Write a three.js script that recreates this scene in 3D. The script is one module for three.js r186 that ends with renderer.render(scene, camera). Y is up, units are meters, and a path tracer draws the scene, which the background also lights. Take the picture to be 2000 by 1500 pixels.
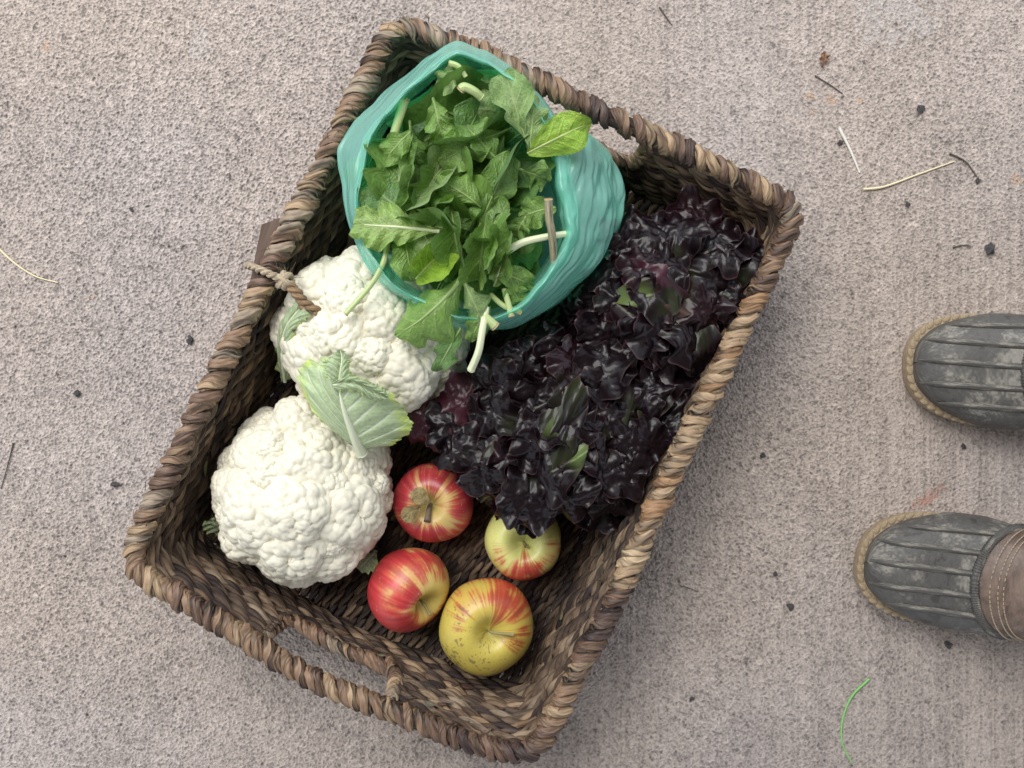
import * as THREE from 'three';
import { ImprovedNoise } from 'three/addons/math/ImprovedNoise.js';
import { mergeGeometries } from 'three/addons/utils/BufferGeometryUtils.js';
import { RoundedBoxGeometry } from 'three/addons/geometries/RoundedBoxGeometry.js';

// ---------------------------------------------------------------- camera, sky, sun, exposure
const scene = new THREE.Scene();
const H = 1.1, S = 2000;                       // camera height; photo pixels per metre on the ground
const camera = new THREE.PerspectiveCamera(2 * Math.atan(0.375 / H) * 180 / Math.PI, 4 / 3, 0.02, 100);
camera.position.set(0, H, 0);
camera.up.set(0, 0, -1);
camera.lookAt(0, 0, 0);
scene.add(camera);

const skyW = 64, skyH = 32, skyData = new Float32Array(skyW * skyH * 4);
for (let j = 0; j < skyH; j++) for (let i = 0; i < skyW; i++) {
  const el = ((j + 0.5) / skyH - 0.5) * Math.PI, k = (j * skyW + i) * 4;
  const b = el > 0 ? 0.46 + 0.30 * Math.sin(el) : 0.15;       // overcast: zenith brighter than horizon
  skyData[k] = b * 0.92; skyData[k + 1] = b; skyData[k + 2] = b * 1.12; skyData[k + 3] = 1;
}
const skyTex = new THREE.DataTexture(skyData, skyW, skyH, THREE.RGBAFormat, THREE.FloatType);
skyTex.mapping = THREE.EquirectangularReflectionMapping;
skyTex.magFilter = THREE.LinearFilter; skyTex.needsUpdate = true;
scene.background = skyTex; scene.environment = skyTex;

const sun = new THREE.DirectionalLight(0xfffaf3, 1.5);
sun.position.set(-0.8, 2.6, -1.3);
sun.castShadow = true; sun.shadow.radius = 80;
sun.shadow.mapSize.set(2048, 2048);
Object.assign(sun.shadow.camera, { left: -1.2, right: 1.2, top: 1.2, bottom: -1.2, near: 0.1, far: 8 });
scene.add(sun); scene.add(sun.target);

const renderer = new THREE.WebGLRenderer({ antialias: true });
renderer.toneMapping = THREE.LinearToneMapping;
renderer.toneMappingExposure = 2.06;
renderer.shadowMap.enabled = true;
renderer.setSize(1024, 768);

// ---------------------------------------------------------------- helpers
const V3 = (x, y, z) => new THREE.Vector3(x, y, z);
const UP = V3(0, 1, 0);
const at = (px, py, y = 0) => { const k = (H - y) / H / S; return V3((px - 1000) * k, y, (py - 750) * k); };
function rng(a) { return () => { a |= 0; a = a + 0x6D2B79F5 | 0; let t = Math.imul(a ^ a >>> 15, 1 | a); t = t + Math.imul(t ^ t >>> 7, 61 | t) ^ t; return ((t ^ t >>> 14) >>> 0) / 4294967296; }; }
const IN = new ImprovedNoise();
const nz = (x, y = 0.37, z = 0.71) => IN.noise(x, y, z);
const clamp = (x, a = 0, b = 1) => Math.max(a, Math.min(b, x));
const mix = (a, b, t) => a + (b - a) * t;
const smooth = (a, b, x) => { const t = clamp((x - a) / (b - a)); return t * t * (3 - 2 * t); };
const taken = {};
function numbered(n) { const k = taken[n] = (taken[n] ?? -1) + 1; return k ? n + '_' + String(k).padStart(3, '0') : n; }
function shadows(m) { m.castShadow = true; m.receiveShadow = true; return m; }
function thing(name, label, category, pos, group) {
  const g = new THREE.Group(); g.name = numbered(name); g.position.copy(pos);
  g.userData = { label, category }; if (group) g.userData.group = group;
  scene.add(g); return g;
}
// a part whose geometry is given in world coordinates, or in local ones
function part(parent, name, geo, mat, local = false) {
  if (!local) { let p = parent, v = V3(0, 0, 0); while (p && p !== scene) { v.add(p.position); p = p.parent; } geo.translate(-v.x, -v.y, -v.z); }
  const m = shadows(new THREE.Mesh(geo, mat)); m.name = name; parent.add(m); return m;
}
function solo(name, geo, mat, label, category, group) {
  geo.computeBoundingBox(); const c = geo.boundingBox.getCenter(V3()); c.y = geo.boundingBox.min.y; geo.translate(-c.x, -c.y, -c.z);
  const m = shadows(new THREE.Mesh(geo, mat)); m.name = numbered(name); m.position.copy(c);
  m.userData = { label, category }; if (group) m.userData.group = group; scene.add(m); return m;
}
function geoFrom(pos, uv, idx, col) {
  const g = new THREE.BufferGeometry();
  g.setAttribute('position', new THREE.Float32BufferAttribute(pos, 3));
  if (uv) g.setAttribute('uv', new THREE.Float32BufferAttribute(uv, 2));
  if (col) g.setAttribute('color', new THREE.Float32BufferAttribute(col, 3));
  g.setIndex(idx); g.computeVertexNormals(); return g;
}
function gridIdx(nu, nv) {
  const idx = [];
  for (let i = 0; i < nu; i++) for (let j = 0; j < nv; j++) { const a = i * (nv + 1) + j, b = a + nv + 1; idx.push(a, b, a + 1, a + 1, b, b + 1); }
  return idx;
}
// sweep a round or oval section along points; rad(i, t, ang) gives the radius
function sweep(pts, rad, nr = 7, { closed = false, uScale = 0.03, vScale = 1, color = null, caps = true } = {}) {
  const n = pts.length, pos = [], uv = [], col = color ? [] : null; let nrm = null, arc = 0;
  const cnt = closed ? n + 1 : n;
  for (let q = 0; q < cnt; q++) {
    const i = q % n, p = pts[i];
    const a = pts[closed ? (i - 1 + n) % n : Math.max(i - 1, 0)], b = pts[closed ? (i + 1) % n : Math.min(i + 1, n - 1)];
    const t = b.clone().sub(a).normalize();
    if (!nrm) { nrm = Math.abs(t.y) < 0.9 ? UP.clone() : V3(1, 0, 0); }
    nrm.addScaledVector(t, -nrm.dot(t)).normalize();
    const bin = t.clone().cross(nrm);
    if (q) arc += p.distanceTo(pts[(q - 1) % n]);
    const c = color ? color(q, q / (cnt - 1), arc) : null;
    for (let k = 0; k <= nr; k++) {
      const an = k / nr * Math.PI * 2; let r = typeof rad === 'function' ? rad(q, q / (cnt - 1), an) : rad;
      const ca = Math.cos(an) * r, sa = Math.sin(an) * r;
      pos.push(p.x + nrm.x * ca + bin.x * sa, p.y + nrm.y * ca + bin.y * sa, p.z + nrm.z * ca + bin.z * sa);
      uv.push(arc / uScale, k / nr * vScale); if (c) col.push(c[0], c[1], c[2]);
    }
  }
  const idx = gridIdx(cnt - 1, nr);
  if (caps && !closed) for (const e of [0, cnt - 1]) {
    const o = pos.length / 3, p = pts[e]; pos.push(p.x, p.y, p.z); uv.push(e ? arc / uScale : 0, 0.5);
    if (col) col.push(...col.slice(e * (nr + 1) * 3, e * (nr + 1) * 3 + 3));
    for (let k = 0; k < nr; k++) { const a = e * (nr + 1) + k; e ? idx.push(a, a + 1, o) : idx.push(a + 1, a, o); }
  }
  return geoFrom(pos, uv, idx, col);
}
const curvePts = (list, n) => new THREE.CatmullRomCurve3(list, false, 'centripetal').getPoints(n);
// textures
function tex(w, h, fn, { srgb = true, repeat = true } = {}) {
  const d = new Uint8Array(w * h * 4);
  for (let j = 0; j < h; j++) for (let i = 0; i < w; i++) {
    const c = fn((i + 0.5) / w, (j + 0.5) / h, i, j), k = (j * w + i) * 4;
    for (let q = 0; q < 3; q++) { let v = clamp(Array.isArray(c) ? c[q] : c); if (srgb) v = v <= 0.0031308 ? v * 12.92 : 1.055 * Math.pow(v, 1 / 2.4) - 0.055; d[k + q] = Math.round(v * 255); }
    d[k + 3] = 255;
  }
  const t = new THREE.DataTexture(d, w, h, THREE.RGBAFormat);
  t.magFilter = THREE.LinearFilter; t.minFilter = THREE.LinearMipmapLinearFilter; t.generateMipmaps = true;
  t.wrapS = t.wrapT = repeat ? THREE.RepeatWrapping : THREE.ClampToEdgeWrapping;
  if (srgb) t.colorSpace = THREE.SRGBColorSpace;
  t.needsUpdate = true; return t;
}
// tileable value noise field
function field(w, h, cx, cy, seed) {
  const r = rng(seed), lat = new Float32Array(cx * cy); for (let i = 0; i < lat.length; i++) lat[i] = r() * 2 - 1;
  const out = new Float32Array(w * h), xi = new Int32Array(w), xf = new Float32Array(w);
  for (let i = 0; i < w; i++) { const x = i / w * cx; xi[i] = Math.floor(x); const f = x - xi[i]; xf[i] = f * f * (3 - 2 * f); }
  for (let j = 0; j < h; j++) {
    const y = j / h * cy, y0 = Math.floor(y); let fy = y - y0; fy = fy * fy * (3 - 2 * fy);
    const a = (y0 % cy) * cx, b = ((y0 + 1) % cy) * cx;
    for (let i = 0; i < w; i++) {
      const x0 = xi[i] % cx, x1 = (xi[i] + 1) % cx, f = xf[i];
      const p = lat[a + x0] + (lat[a + x1] - lat[a + x0]) * f, q = lat[b + x0] + (lat[b + x1] - lat[b + x0]) * f;
      out[j * w + i] = p + (q - p) * fy;
    }
  }
  return out;
}

// ---------------------------------------------------------------- ground: broom-finished concrete
{
  const N = 2048, T = 1.28;
  const m1 = field(N, N, 7, 7, 1), m2 = field(N, N, 22, 22, 2), m3 = field(N, N, 70, 70, 3), hue = field(N, N, 9, 9, 4);
  const grainOf = (seed, passes) => {           // white noise softened by small wrap-around blurs: no lattice shows
    const q = rng(seed); let a = new Float32Array(N * N), b = new Float32Array(N * N); for (let i = 0; i < a.length; i++) a[i] = q() - 0.5;
    for (let p = 0; p < passes; p++) {
      for (let j = 0; j < N; j++) for (let i = 0; i < N; i++) { const o = j * N; b[o + i] = (a[o + (i + N - 1) % N] + 2 * a[o + i] + a[o + (i + 1) % N]) / 4; }
      for (let j = 0; j < N; j++) { const u = ((j + N - 1) % N) * N, o = j * N, d = ((j + 1) % N) * N; for (let i = 0; i < N; i++) a[o + i] = (b[u + i] + 2 * b[o + i] + b[d + i]) / 4; }
    }
    let v = 0; for (let i = 0; i < a.length; i += 7) v += a[i] * a[i]; v = 0.5 / Math.sqrt(v / (a.length / 7)); for (let i = 0; i < a.length; i++) a[i] = Math.max(-1.4, Math.min(1.4, a[i] * v)); return a;
  };
  const g0 = grainOf(5, 9), g1 = grainOf(6, 3), g2 = grainOf(7, 1);
  const br = field(N, N, 330, 5, 8), br2 = field(N, N, 760, 9, 9), scr = field(N, N, 1500, 3, 13), mask = field(N, N, 6, 4, 10), spk = field(N, N, 330, 330, 11), spk2 = field(N, N, 190, 190, 12);
  const hgt = new Float32Array(N * N), r = rng(77);
  const stain = (x, z, px, py, rx, rz, rot = 0) => { const p = at(px, py), dx = x - p.x, dz = z - p.z, c = Math.cos(rot), s = Math.sin(rot), u = (dx * c + dz * s) / rx, v = (-dx * s + dz * c) / rz; return u * u + v * v; };
  const colour = tex(N, N, (u, v, i, j) => {
    const k = j * N + i, x = u * T - T / 2, z = v * T - T / 2;
    const broom = clamp(0.28 + 0.5 * mask[k] + 0.55 * smooth(0.15, 0.5, x) + 0.25 * smooth(0.1, 0.4, z));
    const score = smooth(0.72, 0.95, scr[k] * (0.75 + 0.35 * m2[k])), lines = (0.55 * br[k] + 0.65 * br2[k]) * broom - 0.9 * score;
    const grain = (0.20 * g0[k] + 0.62 * g1[k] + 0.75 * g2[k]) * (1 - 0.35 * broom);
    hgt[k] = clamp(0.5 + 0.30 * grain + 0.13 * lines);
    let a = 1 + 0.05 * m1[k] + 0.06 * m2[k] + 0.06 * m3[k] + 0.40 * grain - 0.10 * Math.max(0, -grain) + 0.17 * lines;
    const sp = spk[k] * 0.7 + spk2[k] * 0.5 + 0.15 * g2[k];
    if (sp > 0.83) a *= 0.55; else if (sp < -0.74) a *= 1.22;
    let c = [0.392 * a * (1 + 0.02 * hue[k]), 0.336 * a, 0.302 * a * (1 - 0.035 * hue[k])];
    // a rusty drag mark, a few small orange spots and a limey patch
    const rust = stain(x, z, 1812, 972, 0.019, 0.0045, -0.62);
    const limit = 0.55 + 0.9 * g1[k] + 0.5 * g0[k];
    if (rust < limit * 1.7) { c = [c[0] * 0.92, c[1] * 0.66, c[2] * 0.60]; }
    for (const [px, py, q] of [[1583, 190, 0.004], [1622, 195, 0.005], [1585, 218, 0.004], [1680, 196, 0.003], [178, 577, 0.004], [1985, 350, 0.006], [90, 90, 0.005]])
      if (stain(x, z, px, py, q, q) < limit) c = [c[0] * 1.04, c[1] * 0.86, c[2] * 0.70];
    const lime = stain(x, z, 1745, 35, 0.045, 0.03) < 0.6 + 0.9 * m3[k] + 0.9 * g0[k] || stain(x, z, 392, 85, 0.012, 0.02) < 0.6 + 0.9 * g0[k];
    if (lime) c = c.map((q) => mix(q, 0.50, 0.22));
    return c;
  });
  const bump = tex(N, N, (u, v, i, j) => hgt[j * N + i], { srgb: false });
  const W = 7, g = new THREE.PlaneGeometry(W, W, 1, 1); g.rotateX(-Math.PI / 2);
  const p = g.attributes.position, uv = g.attributes.uv;
  for (let i = 0; i < p.count; i++) uv.setXY(i, (p.getX(i) + T / 2) / T, (p.getZ(i) + T / 2) / T);
  const m = new THREE.Mesh(g, new THREE.MeshStandardMaterial({ map: colour, bumpMap: bump, bumpScale: 0.0030, roughness: 0.93 }));
  m.name = 'concrete_ground'; m.receiveShadow = true; m.userData = { kind: 'structure', label: 'broom-finished grey concrete slab under the basket', category: 'ground' }; scene.add(m);
}

// unseen porch roof, added overhead to grade the light: its edge lets the light in from beyond the upper left and softens it towards the lower right
{
  const g = new RoundedBoxGeometry(7, 0.16, 4.4, 2, 0.02); g.translate(0, 0, 2.2);
  const m = shadows(new THREE.Mesh(g, new THREE.MeshStandardMaterial({ color: new THREE.Color().setRGB(0.42, 0.40, 0.37), roughness: 0.9 })));
  m.name = 'unseen_porch_roof'; m.position.set(0, 2.45, 0); m.rotation.y = 0.5; m.translateZ(-0.75); m.userData = { kind: 'structure', label: 'unseen porch roof added above the slab for its shade', category: 'roof' }; scene.add(m);
}

// ---------------------------------------------------------------- fibre textures for the woven leaf rope
const fb = [field(256, 256, 3, 60, 21), field(256, 256, 6, 120, 22), field(256, 256, 24, 24, 23), field(256, 256, 2, 22, 24)];
const fibreVal = (k) => 0.5 * fb[0][k] + 0.35 * fb[1][k] + 0.15 * fb[2][k] + 0.45 * fb[3][k];
const fibreMap = tex(256, 256, (u, v, i, j) => { const k = j * 256 + i, a = 0.70 + 0.46 * fibreVal(k); return [a, a * (0.985 + 0.03 * fb[2][k]), a * 0.97]; });
const fibreBump = tex(256, 256, (u, v, i, j) => 0.5 + 0.42 * fibreVal(j * 256 + i), { srgb: false });
const ropeMat = new THREE.MeshStandardMaterial({ vertexColors: true, map: fibreMap, bumpMap: fibreBump, bumpScale: 0.0016, roughness: 0.75 });
const TONES = [[0.60, 0.46, 0.29], [0.47, 0.34, 0.21], [0.42, 0.255, 0.135], [0.31, 0.205, 0.13], [0.20, 0.125, 0.085], [0.105, 0.066, 0.055], [0.37, 0.30, 0.22]];
const stripMap = tex(256, 256, (u, v, i, j) => { const k = j * 256 + i, a = 0.66 + 0.75 * (0.55 * fb[0][k] + 0.3 * fb[1][k] + 0.5 * fb[3][k]) + 0.12 * fb[2][k]; return [a, a * (0.97 + 0.04 * fb[2][k]), a * 0.93]; });
const wrapMats = TONES.map((c) => new THREE.MeshStandardMaterial({ color: new THREE.Color().setRGB(c[0] * 0.92, c[1] * 0.90, c[2] * 0.90), map: stripMap, bumpMap: fibreBump, bumpScale: 0.003, roughness: 0.55 }));

// ---------------------------------------------------------------- the basket
const RIM_Y = 0.115, FLOOR_Y = 0.009;
const rimPx = [[775, 58], [746, 92], [713, 160], [680, 222], [650, 285], [622, 340], [590, 402], [560, 462], [530, 522], [500, 582], [468, 645], [435, 710], [405, 770], [375, 830], [346, 890], [320, 945], [295, 995], [272, 1048], [263, 1090], [288, 1130], [340, 1160], [400, 1197], [450, 1227], [505, 1262], [560, 1297], [620, 1330], [680, 1356], [740, 1379], [800, 1402], [860, 1427], [920, 1450], [985, 1467], [1032, 1466], [1064, 1435], [1086, 1394], [1119, 1330], [1150, 1270], [1183, 1210], [1213, 1150], [1238, 1090], [1263, 1032], [1291, 970], [1318, 908], [1345, 852], [1374, 792], [1400, 738], [1427, 680], [1455, 624], [1480, 576], [1501, 532], [1525, 482], [1546, 432], [1537, 402], [1495, 374], [1420, 336], [1330, 292], [1270, 264], [1180, 224], [1090, 178], [1009, 140], [930, 103], [850, 72], [808, 60]];
const RN = 480;
const rimCurve = new THREE.CatmullRomCurve3(rimPx.map(([x, y]) => at(x, y, RIM_Y)), true, 'centripetal');
const rimPts = rimCurve.getSpacedPoints(RN).slice(0, RN);
const bu = V3(-0.44, 0, 0.898), bv = V3(0.898, 0, 0.44);           // long and short axis
let bc = V3(0, 0, 0); for (const p of rimPts) bc.addScaledVector(p, 1 / RN); bc.y = 0;
const floorPts = rimPts.map((p) => { const d = p.clone().sub(bc); d.y = 0; const u = d.dot(bu) * 0.905, v = d.dot(bv) * 0.885; return bc.clone().addScaledVector(bu, u).addScaledVector(bv, v).setY(FLOOR_Y); });
const wallAt = (i, t) => { i = ((i % RN) + RN) % RN; const k = Math.pow(t, 1.25), a = floorPts[i], b = rimPts[i]; return V3(mix(a.x, b.x, k), mix(FLOOR_Y, RIM_Y, t), mix(a.z, b.z, k)); };
const nearIdx = (px, py) => { const q = at(px, py, RIM_Y); let best = 0, bd = 9; rimPts.forEach((p, i) => { const d = p.distanceTo(q); if (d < bd) { bd = d; best = i; } }); return best; };
const holes = [[nearIdx(508, 1264), nearIdx(756, 1385)], [nearIdx(1275, 266), nearIdx(1045, 156)]];
const HOLE_T = 0.45;
const inHole = (i, pad = 0) => holes.some(([a, b]) => i > a - pad && i < b + pad);
const basket = thing('wicker_basket', 'rectangular brown woven leaf-rope basket with cut-out handles, holding the produce', 'basket', V3(bc.x, 0, bc.z));
function ropeColour(seed, dark = 0) {
  return (q, t, arc) => {
    const n = nz(arc * 14 + seed * 3.1, seed * 1.7, 0.2) + 0.6 * nz(arc * 40, seed * 2.3, 4.2), m = nz(arc * 9, seed * 5.1, 9.7);
    let k = clamp(0.50 + 1.05 * n - dark), a = [0.046, 0.029, 0.025], b = [0.150, 0.098, 0.064], c = [0.40, 0.29, 0.19];
    const o = k < 0.5 ? a.map((x, i) => mix(x, b[i], k * 2)) : b.map((x, i) => mix(x, c[i], k * 2 - 1));
    return [o[0] * (1 + 0.12 * m), o[1], o[2] * (1 - 0.15 * m)];
  };
}
// a two-ply twisted rope along a path
function twine(path, normals, off, rad, pitch, seed, closed, dark = 0, nr = 6) {
  const gs = []; let arc = 0; const arcs = path.map((p, i) => (i ? (arc += p.distanceTo(path[i - 1])) : 0));
  for (const ph of [0, Math.PI]) {
    const pts = path.map((p, i) => {
      const a = arcs[i] / pitch * Math.PI * 2 + ph + seed + 0.8 * nz(arcs[i] * 12, seed), o = off * (1 + 0.35 * nz(arcs[i] * 60, seed, ph));
      const T = path[Math.min(i + 1, path.length - 1)].clone().sub(path[Math.max(i - 1, 0)]).normalize(), N = normals[i], B = T.clone().cross(N);
      return p.clone().addScaledVector(N, Math.cos(a) * o).addScaledVector(B, Math.sin(a) * o);
    });
    gs.push(sweep(pts, (q, t, an) => rad * (1 + 0.22 * Math.sin(an * 2 + q * 0.13 + seed) + 0.22 * nz(q * 0.11, an, seed)), nr, { closed, vScale: 0.28, uScale: 0.06, color: ropeColour(seed + ph, dark) }));
  }
  return mergeGeometries(gs);
}
{
  const ROWS = 14;
  const outward = rimPts.map((p, i) => { const T = rimPts[(i + 1) % RN].clone().sub(rimPts[(i - 1 + RN) % RN]).normalize(); return T.clone().cross(UP).negate().setY(0).normalize(); });
  outward.forEach((o, i) => { if (o.dot(rimPts[i].clone().sub(bc)) < 0) o.negate(); });
  for (let k = 0; k < ROWS; k++) {
    const t = (k + 0.4) / ROWS * 0.955;
    const segs = [];
    if (t > HOLE_T - 0.04) {                                       // rows stop at the handle openings
      const start = holes[0][1] + 1;
      let cur = []; for (let q = 0; q <= RN; q++) { const i = (start + q) % RN; if (inHole(i)) { if (cur.length > 3) segs.push(cur); cur = []; } else cur.push(i); } if (cur.length > 3) segs.push(cur);
    } else segs.push([...Array(RN + 1).keys()]);
    for (const s of segs) {
      const path = s.map((i) => { const p = wallAt(i, t + 0.012 * nz(i * 0.06, k * 3.3)); return p.addScaledVector(outward[i % RN], 0.0014 * nz(i * 0.09, k * 7.7)); });
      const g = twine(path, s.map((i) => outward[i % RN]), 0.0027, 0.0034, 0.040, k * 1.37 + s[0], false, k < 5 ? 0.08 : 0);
      part(basket, 'weave_row', g, ropeMat);
    }
  }
  // floor strands, laid along the long axis
  let vmin = 9, vmax = -9; const fl = floorPts.map((p) => { const d = p.clone().sub(bc); return [d.dot(bu), d.dot(bv)]; });
  for (const [, v] of fl) { vmin = Math.min(vmin, v); vmax = Math.max(vmax, v); }
  let n = 0;
  for (let v = vmin + 0.004; v < vmax - 0.002; v += 0.0078, n++) {
    let a = 9, b = -9;
    for (let i = 0; i < RN; i++) { const [u0, v0] = fl[i], [u1, v1] = fl[(i + 1) % RN]; if ((v0 - v) * (v1 - v) <= 0 && v0 !== v1) { const u = u0 + (u1 - u0) * (v - v0) / (v1 - v0); a = Math.min(a, u); b = Math.max(b, u); } }
    if (b - a < 0.05) continue;
    const path = [], nn = []; const steps = Math.round((b - a) / 0.0045);
    for (let i = 0; i <= steps; i++) { const u = mix(a + 0.002, b - 0.002, i / steps), w = 0.0012 * nz(u * 22, n * 1.9); path.push(bc.clone().addScaledVector(bu, u).addScaledVector(bv, v + w).setY(0.0068 + 0.0007 * nz(u * 30, n * 3.1))); nn.push(UP); }
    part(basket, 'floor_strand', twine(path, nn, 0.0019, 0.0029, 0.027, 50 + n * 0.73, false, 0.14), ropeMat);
  }
  // rim: core rope with its leaf wraps
  const rim = part(basket, 'rim', sweep(rimPts, 0.0072, 10, { closed: true, color: ropeColour(3, 0.3) }), ropeMat);
  function wrapGeo(seed, A, wid, thk) {
    const pos = [], uv = [], nf = 28, np = 20;
    for (let i = 0; i <= nf; i++) {
      const f = i / nf * Math.PI * 2, cx = 0.0060 * Math.cos(f) + 0.0007 * nz(f * 2, seed), hw = wid * (0.80 + 0.24 * Math.max(0, Math.sin(f)) + 0.06 * nz(f, seed * 3));
      for (let j = 0; j <= np; j++) {
        const s = j / np * Math.PI * 2, ridge = 1 + 0.13 * Math.sin(s * 6 + f * 2.2 + seed) + 0.16 * nz(s * 1.6, f * 0.9, seed * 5);
        const rr = A + thk * Math.cos(s) * ridge, x = cx + hw * Math.sin(s) * ridge + 0.0012 * Math.cos(s) * Math.sin(f * 3 + seed);
        pos.push(x, Math.sin(f) * rr, Math.cos(f) * rr); uv.push(i / nf * 0.8 + seed * 0.17, (j / np + 0.16 * Math.sin(f)) * 0.30 + 0.13 * seed);
      }
    }
    return geoFrom(pos, uv, gridIdx(nf, np));
  }
  const wg = []; for (let q = 0; q < 9; q++) wg.push(wrapGeo(q + 1, 0.0072, 0.0057, 0.0036));
  const wgs = []; for (let q = 0; q < 5; q++) wgs.push(wrapGeo(q + 31, 0.0048, 0.0056, 0.0024));
  function placeWrap(parent, g, p, T, N, m, sc, r, base) {
    const U = T.clone().cross(N); if (U.y < 0) U.negate();
    const X = U.clone().cross(N).normalize();                     // right-handed frame: x along the rim, y up, z outward
    const w = shadows(new THREE.Mesh(g, m)); w.name = 'wrap';
    w.quaternion.setFromRotationMatrix(new THREE.Matrix4().makeBasis(X, U.clone().normalize(), N));
    w.position.copy(p).sub(base); w.rotateY((r() - 0.5) * 0.44); w.rotateX((r() - 0.5) * 0.16); w.scale.set(sc * (0.86 + 0.42 * r()), sc * (0.92 + 0.17 * r()), sc * (0.94 + 0.14 * r()));
    parent.add(w);
  }
  const r = rng(5), total = rimCurve.getLength(), NW = Math.round(total / 0.0104);
  // tone of the leaf strips as seen round the rim: [px, py, tone weights]
  const zones = [[760, 70, [6, 1, 6, 3]], [700, 190, [6, 3, 4, 1]], [600, 390, [6, 1, 6, 1]], [540, 500, [3, 4, 6]], [470, 640, [1, 6, 3]], [400, 780, [3, 4, 1]], [320, 945, [6, 3, 4]], [265, 1080, [1, 6, 3]], [380, 1185, [3, 4, 1]], [540, 1290, [3, 1, 4]], [700, 1365, [3, 1, 3]], [830, 1415, [3, 4]], [950, 1460, [5, 5, 4]], [1060, 1440, [4, 5, 3]], [1120, 1330, [1, 3, 4]], [1190, 1195, [4, 5, 4]], [1240, 1090, [1, 0, 3]], [1300, 950, [2, 1, 2]], [1340, 860, [1, 0, 1]], [1400, 735, [1, 2, 1]], [1450, 630, [2, 2, 1]], [1500, 530, [4, 3, 3]], [1540, 430, [3, 4, 6]], [1440, 345, [4, 1, 3]], [1300, 280, [4, 5, 1]], [1200, 230, [4, 5, 3]], [1100, 180, [4, 3, 4]], [1000, 135, [6, 3]], [880, 80, [6, 1, 3]]].map(([x, y, w]) => [at(x, y, RIM_Y), w]);
  const tone = (p) => { let best = zones[0], bd = 9; for (const z of zones) { const d = z[0].distanceTo(p) * (0.7 + 0.6 * r()); if (d < bd) { bd = d; best = z; } } return best[1][Math.floor(r() * best[1].length)]; };
  for (let k = 0; k < NW; k++) {
    const f = (k + 0.55 * (r() - 0.5)) / NW, u = (f + 1) % 1, p = rimCurve.getPointAt(u), T = rimCurve.getTangentAt(u);
    let N = T.clone().cross(UP).normalize(); if (N.dot(p.clone().sub(bc)) < 0) N.negate();
    placeWrap(rim, wg[Math.floor(r() * 9)], p.clone().addScaledVector(UP, 0.001 * (r() - 0.5)), T, N, wrapMats[tone(p)], 1, r, V3(bc.x, 0, bc.z));
  }
  // wrapped edges of the two handle openings
  for (const [a, b] of holes) {
    const idx = []; for (let i = a; i <= b; i++) idx.push(i);
    const path = [wallAt(a - 1, 0.93), wallAt(a - 1, 0.8), wallAt(a, HOLE_T + 0.05), ...idx.slice(2, -2).map((i) => wallAt(i, HOLE_T - 0.03)), wallAt(b, HOLE_T + 0.05), wallAt(b + 1, 0.8), wallAt(b + 1, 0.93)];
    const c = new THREE.CatmullRomCurve3(path, false, 'centripetal');
    const edge = part(basket, 'handle_edge', sweep(c.getSpacedPoints(80), 0.0042, 8, { color: ropeColour(a, 0.2) }), ropeMat);
    const L = c.getLength(), nw = Math.round(L / 0.0086);
    for (let k = 0; k < nw; k++) {
      const u = (k + 0.5) / nw, p = c.getPointAt(u), T = c.getTangentAt(u); const nn = wallAt(Math.round(mix(a, b, u)), 0.6).sub(bc).setY(0); const N0 = bu.clone().multiplyScalar(Math.sign(nn.dot(bu)));
      const N = N0.addScaledVector(T, -N0.dot(T)).normalize();
      placeWrap(edge, wgs[Math.floor(r() * 5)], p, T, N, wrapMats[[3, 4, 1, 3, 6][Math.floor(r() * 5)]], 1, r, V3(bc.x, 0, bc.z));
    }
  }
  // frayed fibres and loose leaf flakes standing off the weave
  const fr = [], fk = [];
  for (let k = 0; k < 300; k++) {
    const i = Math.floor(r() * RN), onRim = k < 150, t = 0.25 + 0.7 * r(); if (inHole(i, 3) && t > 0.5) continue;
    const p = onRim ? rimPts[i].clone().add(V3(0, 0.004 + 0.006 * r(), 0)) : wallAt(i, t), N = outward[i], T = rimPts[(i + 1) % RN].clone().sub(rimPts[i]).normalize();
    if (onRim) p.addScaledVector(N, (r() - 0.35) * 0.018); else p.addScaledVector(N, -0.004);
    const d = T.clone().multiplyScalar(r() * 2 - 1).addScaledVector(N, onRim ? (r() - 0.3) : -0.5 * r()).addScaledVector(UP, r() - 0.35).normalize(), L = 0.004 + 0.013 * r() * r();
    const q = p.clone().addScaledVector(d, L * 0.5).addScaledVector(UP, 0.0015), e = p.clone().addScaledVector(d, L).addScaledVector(T, (r() - 0.5) * 0.006);
    fr.push(sweep(curvePts([p, q, e], 5), (a, tt) => 0.00042 * (1 - 0.75 * tt), 4, { color: () => { const c = TONES[[0, 1, 3, 6][k % 4]]; return c; } }));
  }
  part(basket, 'frayed_fibres', mergeGeometries(fr), ropeMat).userData.kind = 'stuff';
  for (let k = 0; k < 90; k++) {
    const i = Math.floor(r() * RN), t = 0.25 + 0.65 * r(); if (inHole(i, 4) && t > 0.45) continue;
    const p = wallAt(i, t).addScaledVector(outward[i], -0.0052), T = rimPts[(i + 1) % RN].clone().sub(rimPts[(i - 1 + RN) % RN]).normalize(), L = 0.006 + 0.011 * r(), w = 0.0022 + 0.002 * r();
    const dir = T.clone().addScaledVector(UP, (r() - 0.5) * 0.9).normalize(), sd = UP.clone().addScaledVector(outward[i], 0.25).normalize(), lift = -(0.001 + 0.003 * r());
    const c = TONES[[1, 3, 4, 6, 3, 4][k % 6]].map((x) => x * (0.7 + 0.4 * r())), pos = [], uv = [], col = [];
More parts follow.
